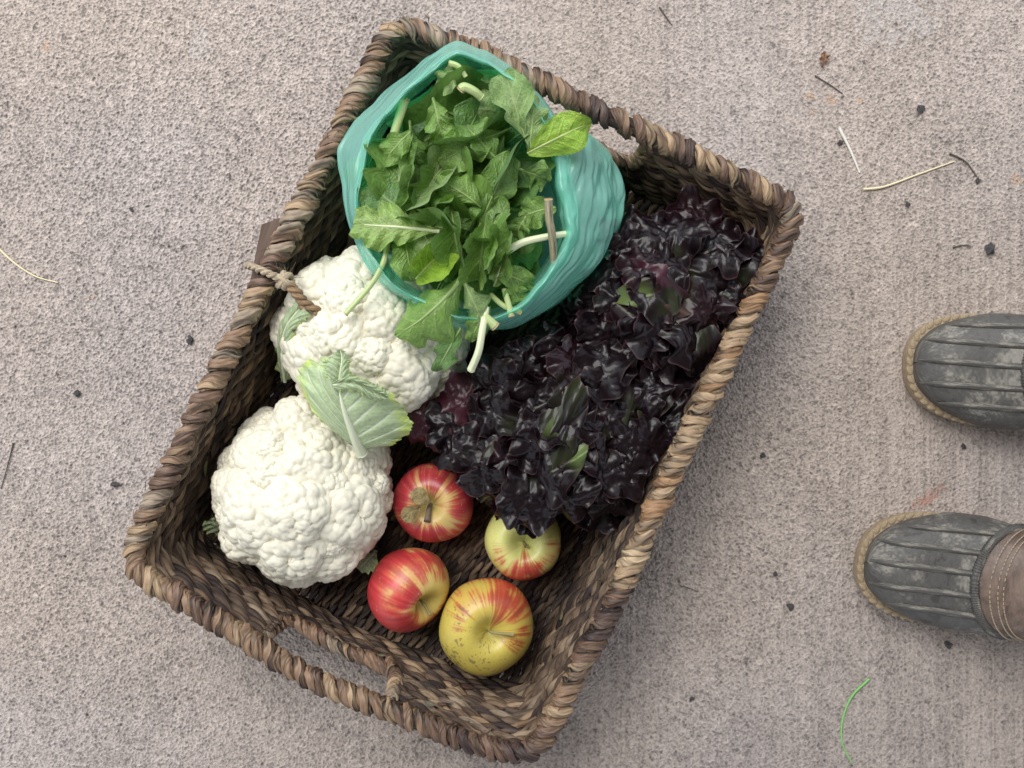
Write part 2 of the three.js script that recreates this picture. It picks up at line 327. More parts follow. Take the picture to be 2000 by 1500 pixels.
    for (let a = 0; a <= 4; a++) for (let b = 0; b <= 2; b++) { const s = a / 4, ww = w * Math.sin(Math.PI * clamp(s * 0.8 + 0.15)) * (b - 1), q = p.clone().addScaledVector(dir, (s - 0.5) * L).addScaledVector(sd, ww).addScaledVector(outward[i], lift * s * s - (b === 1 ? 0.0006 : 0)); pos.push(q.x, q.y, q.z); uv.push(s * 0.4, b * 0.3 + k * 0.1); col.push(...c); }
    fk.push(geoFrom(pos, uv, gridIdx(4, 2), col));
  }
  part(basket, 'leaf_flakes', mergeGeometries(fk), ropeMat).userData.kind = 'stuff';
}

// ---------------------------------------------------------------- wooden tag tied to the long side
{
  const woodF = field(128, 256, 40, 3, 61), woodF2 = field(128, 256, 12, 2, 62);
  const woodMap = tex(128, 256, (u, v, i, j) => { const k = j * 128 + i, a = 1 + 0.22 * woodF[k] + 0.25 * woodF2[k]; return [0.095 * a, 0.060 * a, 0.042 * a]; });
  const tag = thing('wooden_tag', 'dark wooden tag tied with twine to the outside of the basket', 'tag', at(505, 520, 0.06).setY(0.06));
  const A = at(514, 439, 0.088), B = at(484, 590, 0.080), C = at(493, 602, 0.098), D = at(556, 424, 0.100);
  const n = B.clone().sub(A).cross(D.clone().sub(A)).normalize().multiplyScalar(0.0022), pos = [], uv = [], idx = [];
  const quad = (a, b, c, d) => { const o = pos.length / 3; for (const p of [a, b, c, d]) pos.push(p.x, p.y, p.z); uv.push(0, 0, 0, 1, 1, 1, 1, 0); idx.push(o, o + 1, o + 2, o, o + 2, o + 3); };
  const up = (p) => p.clone().add(n), dn = (p) => p.clone().sub(n);
  quad(up(A), up(B), up(C), up(D)); quad(dn(D), dn(C), dn(B), dn(A));
  for (const [p, q] of [[A, B], [B, C], [C, D], [D, A]]) quad(up(p), dn(p), dn(q), up(q));
  part(tag, 'board', geoFrom(pos, uv, idx), new THREE.MeshStandardMaterial({ map: woodMap, roughness: 0.7 }));
  const tw = new THREE.MeshStandardMaterial({ color: new THREE.Color().setRGB(0.62, 0.51, 0.36), map: fibreMap, bumpMap: fibreBump, bumpScale: 0.0008, roughness: 0.85 });
  const twoPly = (list, rad, seg, turns) => { const c = curvePts(list, seg); return mergeGeometries([0, Math.PI].map((ph) => sweep(c.map((p, i) => { const a = i / seg * turns * 6.283 + ph, t = c[Math.min(i + 1, seg)].clone().sub(c[Math.max(0, i - 1)]).normalize(), b = t.clone().cross(UP).normalize(), m = b.clone().cross(t); return p.clone().addScaledVector(b, Math.cos(a) * rad * 0.75).addScaledVector(m, Math.sin(a) * rad * 0.75); }), rad, 7, { uScale: 0.02 }))); };
  part(tag, 'twine', twoPly([at(482, 518, 0.098), at(495, 522, 0.113), at(515, 530, 0.129), at(538, 540, 0.131), at(556, 549, 0.125)], 0.0021, 40, 4), tw);
  const kn = [];
  const kc = at(556, 548, 0.127);
  for (const [ax, s] of [[0.3, 1], [1.5, 0.85], [2.5, 0.95]]) { const l = []; for (let i = 0; i <= 20; i++) { const a = i / 20 * 6.283, x = Math.cos(a) * 0.0068 * s, y = Math.sin(a) * 0.0058 * s; l.push(kc.clone().add(V3(x * Math.cos(ax), y, x * Math.sin(ax) + 0.0016 * Math.sin(a * 2)))); } kn.push(sweep(l, 0.0029, 7, { uScale: 0.02 })); }
  part(tag, 'knot', mergeGeometries(kn), tw);
  for (const [e, d] of [[[596, 607], 0], [[622, 609], 5]]) part(tag, 'twine_end', twoPly([at(560, 552 + d * 0.4, 0.128), at(575 + d, 570, 0.131), at(590 + d, 590, 0.128), at(e[0], e[1], 0.124)], 0.0026, 26, 2.6), new THREE.MeshStandardMaterial({ color: new THREE.Color().setRGB(0.42, 0.28, 0.16), map: fibreMap, bumpMap: fibreBump, bumpScale: 0.0008, roughness: 0.85 }));
  const hair = [], r = rng(8); for (let i = 0; i < 26; i++) { const d = V3(r() - 0.5, r() - 0.4, r() - 0.5).normalize(), p = kc.clone().addScaledVector(d, 0.007), q = p.clone().addScaledVector(d, 0.005).add(V3(r() - 0.5, 0, r() - 0.5).multiplyScalar(0.004)), e = q.clone().addScaledVector(d, 0.004).add(V3(r() - 0.5, -0.3, r() - 0.5).multiplyScalar(0.006)); hair.push(sweep([p, q, e], 0.0002, 3)); }
  part(tag, 'twine_fuzz', mergeGeometries(hair), tw).userData.kind = 'stuff';
}

// ---------------------------------------------------------------- leaves
// one leaf: midrib from base to tip (arched), a lamina whose half width is shape(t, side)
function leafGeo(o) {
  const { base, tip, arch = 0.02, bend = 0, width, roll = 0, twist = 0, shape, ruffle = 0.004, waves = 5, cup = 0, sweepF = 0.25, seed = 1, nu = 34, nv = 18, blister = 0, bf = 120, ref = UP, colour = null, fold = 0 } = o;
  const L = base.distanceTo(tip), side0 = tip.clone().sub(base).cross(UP); if (side0.lengthSq() < 1e-8) side0.set(1, 0, 0); side0.normalize();
  const ctl = base.clone().lerp(tip, 0.55).addScaledVector(UP, arch).addScaledVector(side0, bend);
  const pos = [], uv = [], col = colour ? [] : null, line = [];
  for (let i = 0; i <= nu; i++) {
    const t = i / nu, a = (1 - t) * (1 - t), b = 2 * t * (1 - t), c = t * t;
    const m = V3(a * base.x + b * ctl.x + c * tip.x, a * base.y + b * ctl.y + c * tip.y, a * base.z + b * ctl.z + c * tip.z);
    const T = ctl.clone().sub(base).multiplyScalar(2 * (1 - t)).addScaledVector(tip.clone().sub(ctl), 2 * t).normalize();
    let B = side0.clone().addScaledVector(T, -side0.dot(T)).normalize(), N = B.clone().cross(T).normalize();
    const ro = roll + twist * t + 0.25 * nz(t * 2.5, seed, 3.3); if (ro) { B.applyAxisAngle(T, ro); N.applyAxisAngle(T, ro); }
    for (let j = 0; j <= nv; j++) {
      const v = j / nv * 2 - 1, s = Math.sign(v), av = Math.abs(v), hw = width * 0.5 * shape(t, s, seed), lat = av * hw;
      let n = cup * lat * av * 4 + fold * lat;
      n += ruffle * Math.pow(av, 1.6) * Math.min(1, hw / (width * 0.22)) * (Math.sin(t * waves * 6.283 + seed * 2.1 + s * 1.3) * 0.75 + 1.1 * nz(t * waves * 1.3, s * 2 + seed, 1.1));
      if (blister) n += blister * Math.min(1, hw / 0.008) * (nz(m.x * bf + v * hw * bf * B.x, seed * 3 + v * hw * bf, t * L * bf) + 0.45 * nz(v * hw * bf * 2.6, t * L * bf * 2.6, seed));
      n += 0.0016 * nz(t * 5, v * 2.2, seed) * Math.min(1, hw / 0.01);
      n -= 0.0010 * Math.exp(-av * av * 90);                     // midrib groove
      const fw = sweepF * lat;
      pos.push(m.x + B.x * s * lat + N.x * n + T.x * fw, m.y + B.y * s * lat + N.y * n + T.y * fw, m.z + B.z * s * lat + N.z * n + T.z * fw);
      uv.push(v * 0.5 + 0.5, t); if (col) col.push(...colour(t, v, seed));
      if (j * 2 === nv) line.push(V3(pos[pos.length - 3], pos[pos.length - 2], pos[pos.length - 1]));
    }
  }
  return { geo: geoFrom(pos, uv, gridIdx(nu, nv), col), line };
}
// leaf shapes: half width (0..1) along the leaf
const lobed = (t, s, seed) => {
  const env = smooth(0.10, 0.55, t) * Math.pow(Math.max(0, 1 - Math.pow(t, 3.2)), 0.55) + 0.05 * (1 - t);
  const lobes = 1 - 0.46 * Math.pow(Math.max(0, Math.sin(t * 11 + s * 0.8 + seed * 1.9)), 3) * (1 - smooth(0.68, 0.88, t)) - 0.07 * Math.abs(nz(t * 26, s * 3 + seed));
  return Math.max(0.012, env * lobes);
};
const oval = (t, s, seed) => Math.max(0.012, Math.pow(Math.sin(Math.PI * Math.pow(clamp(t * 0.97 + 0.03), 0.85 + 0.25)), 0.75) * (1 - 0.08 * Math.abs(nz(t * 18, s * 3 + seed))));
const frilly = (t, s, seed) => Math.max(0.012, (smooth(0.02, 0.5, t) * 0.9 + 0.12) * Math.pow(Math.max(0, 1 - Math.pow(t, 4)), 0.5) * (1 - 0.34 * Math.pow(Math.max(0, Math.sin(t * 16 + s + seed)), 2) - 0.20 * Math.abs(nz(t * 44, s * 3 + seed))));
const spoon = (t, s, seed) => Math.max(0.02, (0.16 + 0.84 * smooth(0.18, 0.72, t)) * Math.pow(Math.max(0, 1 - Math.pow(t, 5)), 0.5) * (1 - 0.30 * Math.pow(Math.max(0, Math.sin(t * 9 + s * 1.4 + seed * 2.7)), 3) - 0.10 * Math.abs(nz(t * 14, s * 2 + seed))));

// vein pattern in leaf coordinates
function veinAt(u, v, count, slope, wid) {
  const x = Math.abs(u - 0.5) * 2, midw = wid * 2.2 * (1.1 - v);
  let k = Math.exp(-(x * x) / (midw * midw));
  const c = v - slope * Math.pow(x, 0.85), side = u < 0.5 ? 0 : 0.37 / count, f = ((c + side) * count) % 1, d = Math.abs(((f + 1) % 1) - 0.5) / count;
  k = Math.max(k, 0.75 * Math.exp(-(d * d) / (wid * wid * 0.10 * (1.15 - x) + 1e-6)) * (1 - 0.5 * x));
  const c2 = v + 0.5 * x, f2 = (c2 * count * 3.1 + x * 2) % 1, d2 = Math.abs(((f2 + 1) % 1) - 0.5) / count / 3;
  return Math.max(k, 0.09 * Math.exp(-(d2 * d2) / (wid * wid * 0.02)));
}
const lf = field(256, 512, 40, 60, 71), lf2 = field(256, 512, 9, 14, 72);
const leafMap = tex(256, 512, (u, v, i, j) => { const k = j * 256 + i, w = veinAt(u, v, 6, 0.22, 0.05), a = 0.80 + 0.12 * lf[k] + 0.16 * lf2[k]; return [mix(0.66 * a, 1.0, w * 0.75), mix(0.82 * a, 1.0, w * 0.6), mix(0.54 * a, 0.95, w * 0.7)]; });
const leafBump = tex(256, 512, (u, v, i, j) => { const k = j * 256 + i, w = veinAt(u, v, 6, 0.22, 0.07); return 0.55 - 0.42 * w + 0.16 * lf[k] + 0.2 * lf2[k]; }, { srgb: false });
const greenMat = (r, g, b, rough = 0.48) => new THREE.MeshPhysicalMaterial({ color: new THREE.Color().setRGB(r, g, b), map: leafMap, bumpMap: leafBump, bumpScale: 0.0016, roughness: rough, transmission: 0.30, thickness: 0, side: THREE.DoubleSide });
const GREENS = [greenMat(0.29, 0.45, 0.13), greenMat(0.37, 0.54, 0.16), greenMat(0.56, 0.70, 0.27), greenMat(0.54, 0.72, 0.10), greenMat(0.48, 0.60, 0.30, 0.6), greenMat(0.20, 0.35, 0.12)];
const stemMat = new THREE.MeshPhysicalMaterial({ color: new THREE.Color().setRGB(0.50, 0.60, 0.27), roughness: 0.45 });
const ribGreen = new THREE.MeshPhysicalMaterial({ color: new THREE.Color().setRGB(0.30, 0.42, 0.15), roughness: 0.5 });
const paleStem = new THREE.MeshPhysicalMaterial({ color: new THREE.Color().setRGB(0.74, 0.78, 0.52), roughness: 0.45 });
const cutMat = new THREE.MeshStandardMaterial({ color: new THREE.Color().setRGB(0.55, 0.42, 0.22), roughness: 0.8 });
const stickMat = new THREE.MeshStandardMaterial({ color: new THREE.Color().setRGB(0.40, 0.37, 0.24), map: fibreMap, roughness: 0.7 });

const worley = (x, y, z, seed) => {
  const X = Math.floor(x), Y = Math.floor(y), Z = Math.floor(z); let d1 = 9, d2 = 9;
  for (let i = -1; i < 2; i++) for (let j = -1; j < 2; j++) for (let k = -1; k < 2; k++) {
    let h = Math.imul(X + i, 73856093) ^ Math.imul(Y + j, 19349663) ^ Math.imul(Z + k, 83492791) ^ seed; h = Math.imul(h ^ h >>> 13, 1274126177); h ^= h >>> 16;
    const a = (h & 1023) / 1023, b = (h >>> 10 & 1023) / 1023, c = (h >>> 20 & 1023) / 1023, dx = X + i + 0.15 + a * 0.7 - x, dy = Y + j + 0.15 + b * 0.7 - y, dz = Z + k + 0.15 + c * 0.7 - z, d = dx * dx + dy * dy + dz * dz;
    if (d < d1) { d2 = d1; d1 = d; } else if (d < d2) d2 = d;
  }
  return [Math.sqrt(d1), Math.sqrt(d2)];
};
// ---------------------------------------------------------------- bag of greens
const bagC = [925, 372];
const polar = (list) => {
  const a = list.map(([x, y]) => [Math.atan2(y - bagC[1], x - bagC[0]), Math.hypot(x - bagC[0], y - bagC[1])]).sort((p, q) => p[0] - q[0]);
  return (th) => { th = Math.atan2(Math.sin(th), Math.cos(th)); let i = a.findIndex((q) => q[0] > th); const hi = i < 0 ? a[0] : a[i], lo = i <= 0 ? a[a.length - 1] : a[i - 1]; let d = hi[0] - lo[0]; if (d <= 0) d += 6.2832; let f = th - lo[0]; if (f < 0) f += 6.2832; return mix(lo[1], hi[1], smooth(0, 1, f / d) * 0.5 + 0.5 * f / d); };
};
const silR = polar([[893, 82], [940, 97], [985, 122], [1030, 165], [1085, 225], [1135, 250], [1165, 275], [1200, 325], [1217, 380], [1208, 440], [1180, 510], [1120, 570], [1060, 612], [1000, 640], [940, 645], [870, 630], [800, 590], [745, 550], [705, 495], [683, 440], [670, 365], [662, 290], [690, 238], [732, 204], [790, 150], [840, 110]]);
const openR = polar([[893, 104], [945, 122], [990, 150], [1035, 190], [1062, 240], [1078, 300], [1086, 360], [1100, 420], [1103, 460], [1085, 505], [1050, 555], [1010, 600], [960, 622], [900, 620], [830, 590], [775, 560], [735, 510], [703, 440], [700, 390], [712, 330], [728, 270], [765, 215], [820, 160]]);
const bagFilm = new THREE.MeshPhysicalMaterial({ color: new THREE.Color().setRGB(0.42, 0.92, 0.78), roughness: 0.24, transmission: 0.68, thickness: 0, side: THREE.DoubleSide });
{
  const bag = thing('plastic_bag', 'translucent sea-green plastic bag, rolled open around leafy greens', 'bag', at(925, 372, 0).setY(0.012));
  const na = 460, nb = 200, pos = [], uv = [];
  // profile: [share of the way from opening to silhouette, factor, y offset kind]
  for (let i = 0; i <= na; i++) {
    const th = i / na * Math.PI * 2, cs = Math.cos(th), sn = Math.sin(th), q = th;
    const back = smooth(-0.2, -0.95, sn), left = smooth(0.3, -0.8, cs);            // towards the basket's far end and long side
    const lip = 0.150 + 0.014 * back + 0.004 * left + 0.0035 * nz(cs * 2.2, sn * 2.2, 5), sy = mix(0.098, 0.134, Math.max(back, left * 0.85));
    const o = openR(th), s = silR(th);
    const P = [[o * 0.93, lip - 0.034], [o * 0.975, lip - 0.016], [o, lip - 0.003], [mix(o, s, 0.22), lip], [mix(o, s, 0.55), mix(lip, sy, 0.22)], [mix(o, s, 0.86), mix(lip, sy, 0.62)], [s, sy], [s * mix(0.965, 0.90, Math.max(back, left)), sy - 0.03], [s * 0.83, 0.04], [s * 0.72, 0.018], [s * 0.45, 0.0135], [1, 0.0130]];
    for (let j = 0; j <= nb; j++) {
      const f = j / nb * (P.length - 1), k = Math.min(P.length - 2, Math.floor(f)), t = f - k, g = (a) => P[clamp(a, 0, P.length - 1)];
      const cr = (c) => { const a = g(k - 1)[c], b = g(k)[c], d = g(k + 1)[c], e = g(k + 2)[c]; return 0.5 * (2 * b + (d - a) * t + (2 * a - 5 * b + 4 * d - e) * t * t + (3 * b - a - 3 * d + e) * t * t * t); };
      let r = cr(0), y = Math.max(0.0128, cr(1));
      // creases run round the bag, slanting a little, as in a thin film that has been rolled down
      const rid = (a) => 1 - 2 * Math.abs(a), sl = f * 1.0 + 1.5 * nz(cs * 0.9, sn * 0.9, 2.2) + 0.9 * Math.sin(th * 2 + 0.6);
      // flat facets with sharp creases between them: cells drawn out along the slant
      const big = worley(cs * 2.6 + 9, sn * 2.6 + 9, sl * 0.95 + 20, 3)[0], mid = worley(cs * 2.3 + 30, sn * 2.3 + 30, sl * 2.4 + 30, 5)[0], sml = worley(cs * 4.6 + 50, sn * 4.6 + 50, sl * 4.6 + 50, 8)[0], puff = nz(cs * 3.2, sn * 3.2, f * 0.5 + 8);
      const w = smooth(0, 1.2, f) * (1 - smooth(8.6, 10, f)), out = smooth(3.2, 5, f), slim = clamp((s - o) / 120, 0.22, 1);
      const k1 = w * slim * (18 * (0.5 - big) * mix(0.5, 1, out) + 9 * (0.5 - mid) + 3.2 * (0.5 - sml) + 8 * puff * out);
      r += k1; y += 0.00035 * k1;
      const p = at(bagC[0] + cs * r, bagC[1] + sn * r, Math.max(0.0128, y)); pos.push(p.x, p.y, p.z); uv.push(i / na * 8, f);
    }
  }
  part(bag, 'film', geoFrom(pos, uv, gridIdx(na, nb)), bagFilm);
  // the rolled hem: a second crumpled layer turned over the lip
  const pos2 = [], uv2 = [], nh = 14;
  for (let i = 0; i <= na; i++) {
    const th = i / na * Math.PI * 2, cs = Math.cos(th), sn = Math.sin(th), back = smooth(-0.2, -0.95, sn), left = smooth(0.3, -0.8, cs);
    const lip = 0.153 + 0.014 * back + 0.004 * left + 0.0035 * nz(cs * 2.2, sn * 2.2, 5), o = openR(th), s = silR(th), wd = clamp((s - o) * 0.34, 8, 34);
    for (let j = 0; j <= nh; j++) {
      const f = j / nh, a = f * Math.PI * 1.15 - 0.35, rr = o - 4 + wd * (0.5 - 0.5 * Math.cos(a * 0.9)) + 5 * nz(cs * 2.5, sn * 2.5, f * 2.5) + 2.2 * (1 - 2 * Math.abs(nz(cs * 4 + f, sn * 4, f * 5))), y = lip - 0.012 + 0.014 * Math.sin(clamp(a, -0.3, 3.14)) + 0.0030 * nz(cs * 3, sn * 3, f * 3 + 4) + 0.0012 * (1 - 2 * Math.abs(nz(cs * 5, sn * 5, f * 5.4)));
      const p = at(bagC[0] + cs * rr, bagC[1] + sn * rr, y); pos2.push(p.x, p.y, p.z); uv2.push(i / na * 8, f);
    }
  }
  part(bag, 'rolled_hem', geoFrom(pos2, uv2, gridIdx(na, nh)), bagFilm);
}
{
  const greens = thing('salad_greens', 'loose bunch of green lobed salad leaves heaped in the plastic bag', 'salad greens', at(925, 372, 0).setY(0.016));
  const r = rng(14);
  function leaf(bx, by, bY, tx, ty, tY, wpx, mat, shape, opt = {}, stem = null) {
    const base = at(bx, by, bY), tip = at(tx, ty, tY), k = (H - tY) / H / S;
    const { geo, line } = leafGeo({ base, tip, width: wpx * k, shape, ruffle: 0.006, waves: 2.6, seed: r() * 40, twist: (r() - 0.5) * 0.7, ...opt });
    const m = part(greens, 'leaf', geo, GREENS[mat]);
    part(m, 'midrib', sweep(line.slice(0, Math.floor(line.length * 0.86)), (q, t) => mix(0.0013, 0.0003, t) * (opt.rib ?? 1), 6).translate(-greens.position.x, -greens.position.y, -greens.position.z), mat === 2 ? paleStem : mat === 3 ? stemMat : ribGreen, true);
    if (stem) part(m, 'stem', sweep(curvePts(stem.map(([x, y, z]) => at(x, y, z)), 12), (q, t) => mix(0.0032, 0.0019, t), 8).translate(-greens.position.x, -greens.position.y, -greens.position.z), stemMat, true);
  }
  const inside = (x, y) => Math.hypot(x - bagC[0], y - bagC[1]) < openR(Math.atan2(y - bagC[1], x - bagC[0])) * 0.93;
  // filler leaves deeper in the bag, then the loose top layer
  for (let k = 0; k < 95; k++) {
    let bx, by, tx, ty, g = 0; const L = 105 + 85 * r(), deep = k < 50;
    do { bx = 720 + 370 * r(); by = 130 + 470 * r(); const a = r() * 6.283; tx = bx + Math.cos(a) * L; ty = by + Math.sin(a) * L; g++; } while (g < 60 && !(inside(bx, by) && inside(tx, ty)));
    if (g >= 60) continue;
    const lv = deep ? 0.075 + 0.04 * r() : 0.115 + 0.028 * r();
    leaf(bx, by, lv + 0.01 * (r() - 0.5), tx, ty, lv + 0.02 * (r() - 0.5), 82 + 60 * r(), [0, 1, 5, 0, 1, 4][Math.floor(r() * 6)], [lobed, frilly, lobed, oval][Math.floor(r() * 4)], { arch: 0.012 + 0.02 * r(), roll: (r() - 0.5) * 1.5, bend: (r() - 0.5) * 0.02, cup: (r() - 0.5) * 0.9, ruffle: 0.008, twist: (r() - 0.5) * 1.2 });
  }
  // leaves one can single out
  leaf(1000, 250, 0.150, 855, 320, 0.153, 96, 1, lobed, { arch: 0.018, roll: -0.2 });
  leaf(985, 330, 0.150, 905, 240, 0.155, 92, 0, lobed, { arch: 0.02, roll: 0.3 });
  leaf(960, 420, 0.150, 850, 345, 0.158, 100, 1, lobed, { arch: 0.02, roll: -0.25, cup: -0.25 });
  leaf(930, 460, 0.148, 1000, 300, 0.155, 84, 0, lobed, { arch: 0.016, roll: 0.35 });
  leaf(800, 235, 0.152, 815, 342, 0.146, 120, 0, lobed, { arch: 0.012, cup: -0.35 }, [[795, 192, 0.158], [782, 220, 0.157], [768, 262, 0.15]]);
  leaf(805, 255, 0.156, 748, 320, 0.148, 56, 1, oval, { arch: 0.014 });
  leaf(845, 190, 0.158, 868, 285, 0.150, 66, 1, frilly, { arch: 0.016, roll: 0.3 });
  leaf(898, 142, 0.165, 858, 172, 0.158, 52, 4, oval, { arch: 0.012 }, [[876, 124, 0.168], [895, 130, 0.168], [910, 150, 0.166]]);
  leaf(1032, 292, 0.160, 985, 140, 0.164, 92, 4, lobed, { arch: 0.012, roll: -0.15, cup: 0.15 });
  leaf(1036, 290, 0.162, 1045, 185, 0.162, 60, 4, oval, { arch: 0.012, roll: 0.2 });
  leaf(1030, 300, 0.160, 1156, 240, 0.166, 84, 3, oval, { arch: 0.010, roll: 0.30, waves: 1.5 });
  leaf(858, 452, 0.160, 690, 438, 0.160, 104, 2, frilly, { arch: 0.013, ruffle: 0.0065, waves: 6, rib: 1.5, sweepF: 0.4 });
  leaf(800, 425, 0.152, 715, 355, 0.146, 90, 5, oval, { arch: 0.014, roll: 0.3 });
  leaf(1085, 405, 0.146, 1015, 425, 0.150, 66, 1, oval, { arch: 0.012 });
  leaf(1010, 330, 0.155, 1068, 355, 0.150, 70, 0, lobed, { arch: 0.012, roll: 0.4 });
  leaf(880, 400, 0.156, 900, 525, 0.150, 60, 0, frilly, { arch: 0.02, cup: 0.7, ruffle: 0.007 });
  leaf(950, 420, 0.156, 935, 545, 0.148, 66, 1, frilly, { arch: 0.018, cup: 0.6, ruffle: 0.008 });
  leaf(985, 440, 0.152, 975, 520, 0.148, 56, 1, frilly, { arch: 0.018, cup: 0.7, ruffle: 0.007 });
  leaf(1030, 420, 0.150, 1005, 462, 0.148, 50, 1, lobed, { arch: 0.014 });
  leaf(812, 545, 0.154, 868, 490, 0.156, 70, 3, oval, { arch: 0.012, cup: 0.4 });
  leaf(790, 450, 0.150, 808, 550, 0.148, 74, 1, oval, { arch: 0.016, roll: -0.3 });
  leaf(990, 545, 0.146, 1020, 600, 0.142, 56, 1, frilly, { arch: 0.012 });
  leaf(960, 525, 0.150, 1045, 560, 0.143, 50, 1, oval, { arch: 0.012 });
  leaf(965, 560, 0.150, 985, 500, 0.150, 44, 2, oval, { arch: 0.012 });
  // the ones hanging over the front of the bag
  leaf(905, 538, 0.166, 770, 655, 0.142, 128, 1, frilly, { arch: 0.024, bend: -0.012, cup: -0.22, ruffle: 0.0055, rib: 1.8 });
  leaf(900, 640, 0.150, 852, 726, 0.128, 50, 5, oval, { arch: 0.014, roll: 0.3 });
  leaf(904, 545, 0.164, 948, 640, 0.152, 60, 4, frilly, { arch: 0.016, cup: -0.3 });
  leaf(950, 600, 0.156, 918, 668, 0.142, 46, 1, oval, { arch: 0.012 });
  // bare cut stems
  function stem(list, r0, r1, m, cut = cutMat) {
    const pts = curvePts(list.map(([x, y, z]) => at(x, y, z)), 24);
    const s = part(greens, 'stem', sweep(pts, (q, t) => mix(r0, r1, t), 9), m);
    const e = pts[24], d = e.clone().sub(pts[23]).normalize();
    part(s, 'cut_end', sweep([e.clone().addScaledVector(d, -0.0012), e.clone().addScaledVector(d, 0.0003)], r1 * 1.04, 9).translate(-greens.position.x, -greens.position.y, -greens.position.z), cut, true);
  }
  stem([[950, 600, 0.155], [942, 645, 0.160], [935, 685, 0.155], [920, 722, 0.142]], 0.0028, 0.0034, paleStem, paleStem);
  stem([[1112, 456, 0.148], [1060, 464, 0.156], [1020, 474, 0.158], [990, 491, 0.156]], 0.0028, 0.0032, paleStem);
  stem([[1082, 512, 0.148], [1077, 450, 0.164], [1073, 430, 0.166], [1071, 388, 0.170]], 0.0032, 0.0036, stickMat);
  stem([[758, 470, 0.152], [750, 510, 0.157], [728, 552, 0.152], [675, 614, 0.145]], 0.0027, 0.0021, stemMat);
  stem([[935, 610, 0.154], [950, 622, 0.157], [968, 638, 0.155]], 0.0038, 0.0042, stemMat);
  stem([[985, 565, 0.148], [992, 590, 0.152], [999, 618, 0.153]], 0.0024, 0.0027, stemMat);
  stem([[958, 575, 0.146], [985, 598, 0.150], [1018, 610, 0.149]], 0.0022, 0.0025, stemMat);
  stem([[940, 190, 0.160], [925, 178, 0.164], [905, 170, 0.166], [899, 176, 0.165]], 0.0036, 0.0040, stemMat);
  stem([[770, 480, 0.150], [776, 500, 0.154], [780, 520, 0.150]], 0.0026, 0.0026, stickMat);
  stem([[782, 260, 0.146], [768, 275, 0.152], [790, 195, 0.160]], 0.0034, 0.0040, stemMat);
}

// ---------------------------------------------------------------- cauliflowers
const curdMat = new THREE.MeshPhysicalMaterial({ color: new THREE.Color().setRGB(0.77, 0.735, 0.60), roughness: 0.55 });
const curdDeep = new THREE.MeshStandardMaterial({ color: new THREE.Color().setRGB(0.74, 0.68, 0.47), roughness: 0.8 });
function floretGeo(seed) {          // a knobbly dome of unit radius 0.024 m, facing +y
  const R = 0.024, na = 112, nb = 56, pos = [], uv = [], r = rng(seed * 97 + 3);
  // three generations of buds, each spread evenly but irregularly over the dome
  const lev = [15, 140, 470].map((n) => { const l = [], sp = Math.sqrt(8.6 / n); for (let k = 0; k < n; k++) { const y = 1 - 1.37 * (k + 0.5) / n, q = Math.sqrt(Math.max(0, 1 - y * y)), a = k * 2.39996 + seed; l.push(V3(q * Math.cos(a), y, q * Math.sin(a)).add(V3(r() - 0.5, r() - 0.5, r() - 0.5).multiplyScalar(sp * 0.75)).normalize()); } return { l, sp, big: l.map(() => 0.85 + 0.3 * r()) }; });
  const near = ({ l, sp, big }, d) => { let best = 9; for (let k = 0; k < l.length; k++) { const e = l[k], t = 2 - 2 * (e.x * d.x + e.y * d.y + e.z * d.z); if (t < best) best = t; } const q = Math.sqrt(Math.max(0, best)) / (sp * 0.78); return Math.sqrt(Math.max(0, 1 - q * q)); };
  for (let i = 0; i <= nb; i++) for (let j = 0; j <= na; j++) {
    const ph = Math.pow(i / nb, 0.9) * 1.95, th = j / na * 6.2831853, d = V3(Math.sin(ph) * Math.cos(th), Math.cos(ph), Math.sin(ph) * Math.sin(th));
    if (j === na) { const s = i * (na + 1) * 3; pos.push(pos[s], pos[s + 1], pos[s + 2]); uv.push(1, i / nb); continue; }
    let p = d.clone().multiplyScalar(R * (1 + 0.13 * nz(d.x * 1.4 + seed, d.y * 1.4, d.z * 1.4)));
    const w1 = near(lev[0], d, 1), w2 = near(lev[1], d, 2), w3 = near(lev[2], d, 3);
    p.addScaledVector(d, 0.0050 * w1 - 0.004 + 0.0036 * w2 + 0.0011 * w3);
    pos.push(p.x, p.y, p.z); uv.push(j / na, i / nb);
  }
  const g = geoFrom(pos, uv, gridIdx(nb, na).map((x) => x));
  const n = g.attributes.normal;  // close the seam
  for (let i = 0; i <= nb; i++) { const a = i * (na + 1), b = a + na; const v = V3(n.getX(a) + n.getX(b), n.getY(a) + n.getY(b), n.getZ(a) + n.getZ(b)).normalize(); n.setXYZ(a, v.x, v.y, v.z); n.setXYZ(b, v.x, v.y, v.z); }
  return g;
}
const florets = []; for (let i = 0; i < 10; i++) florets.push(floretGeo(i + 1));
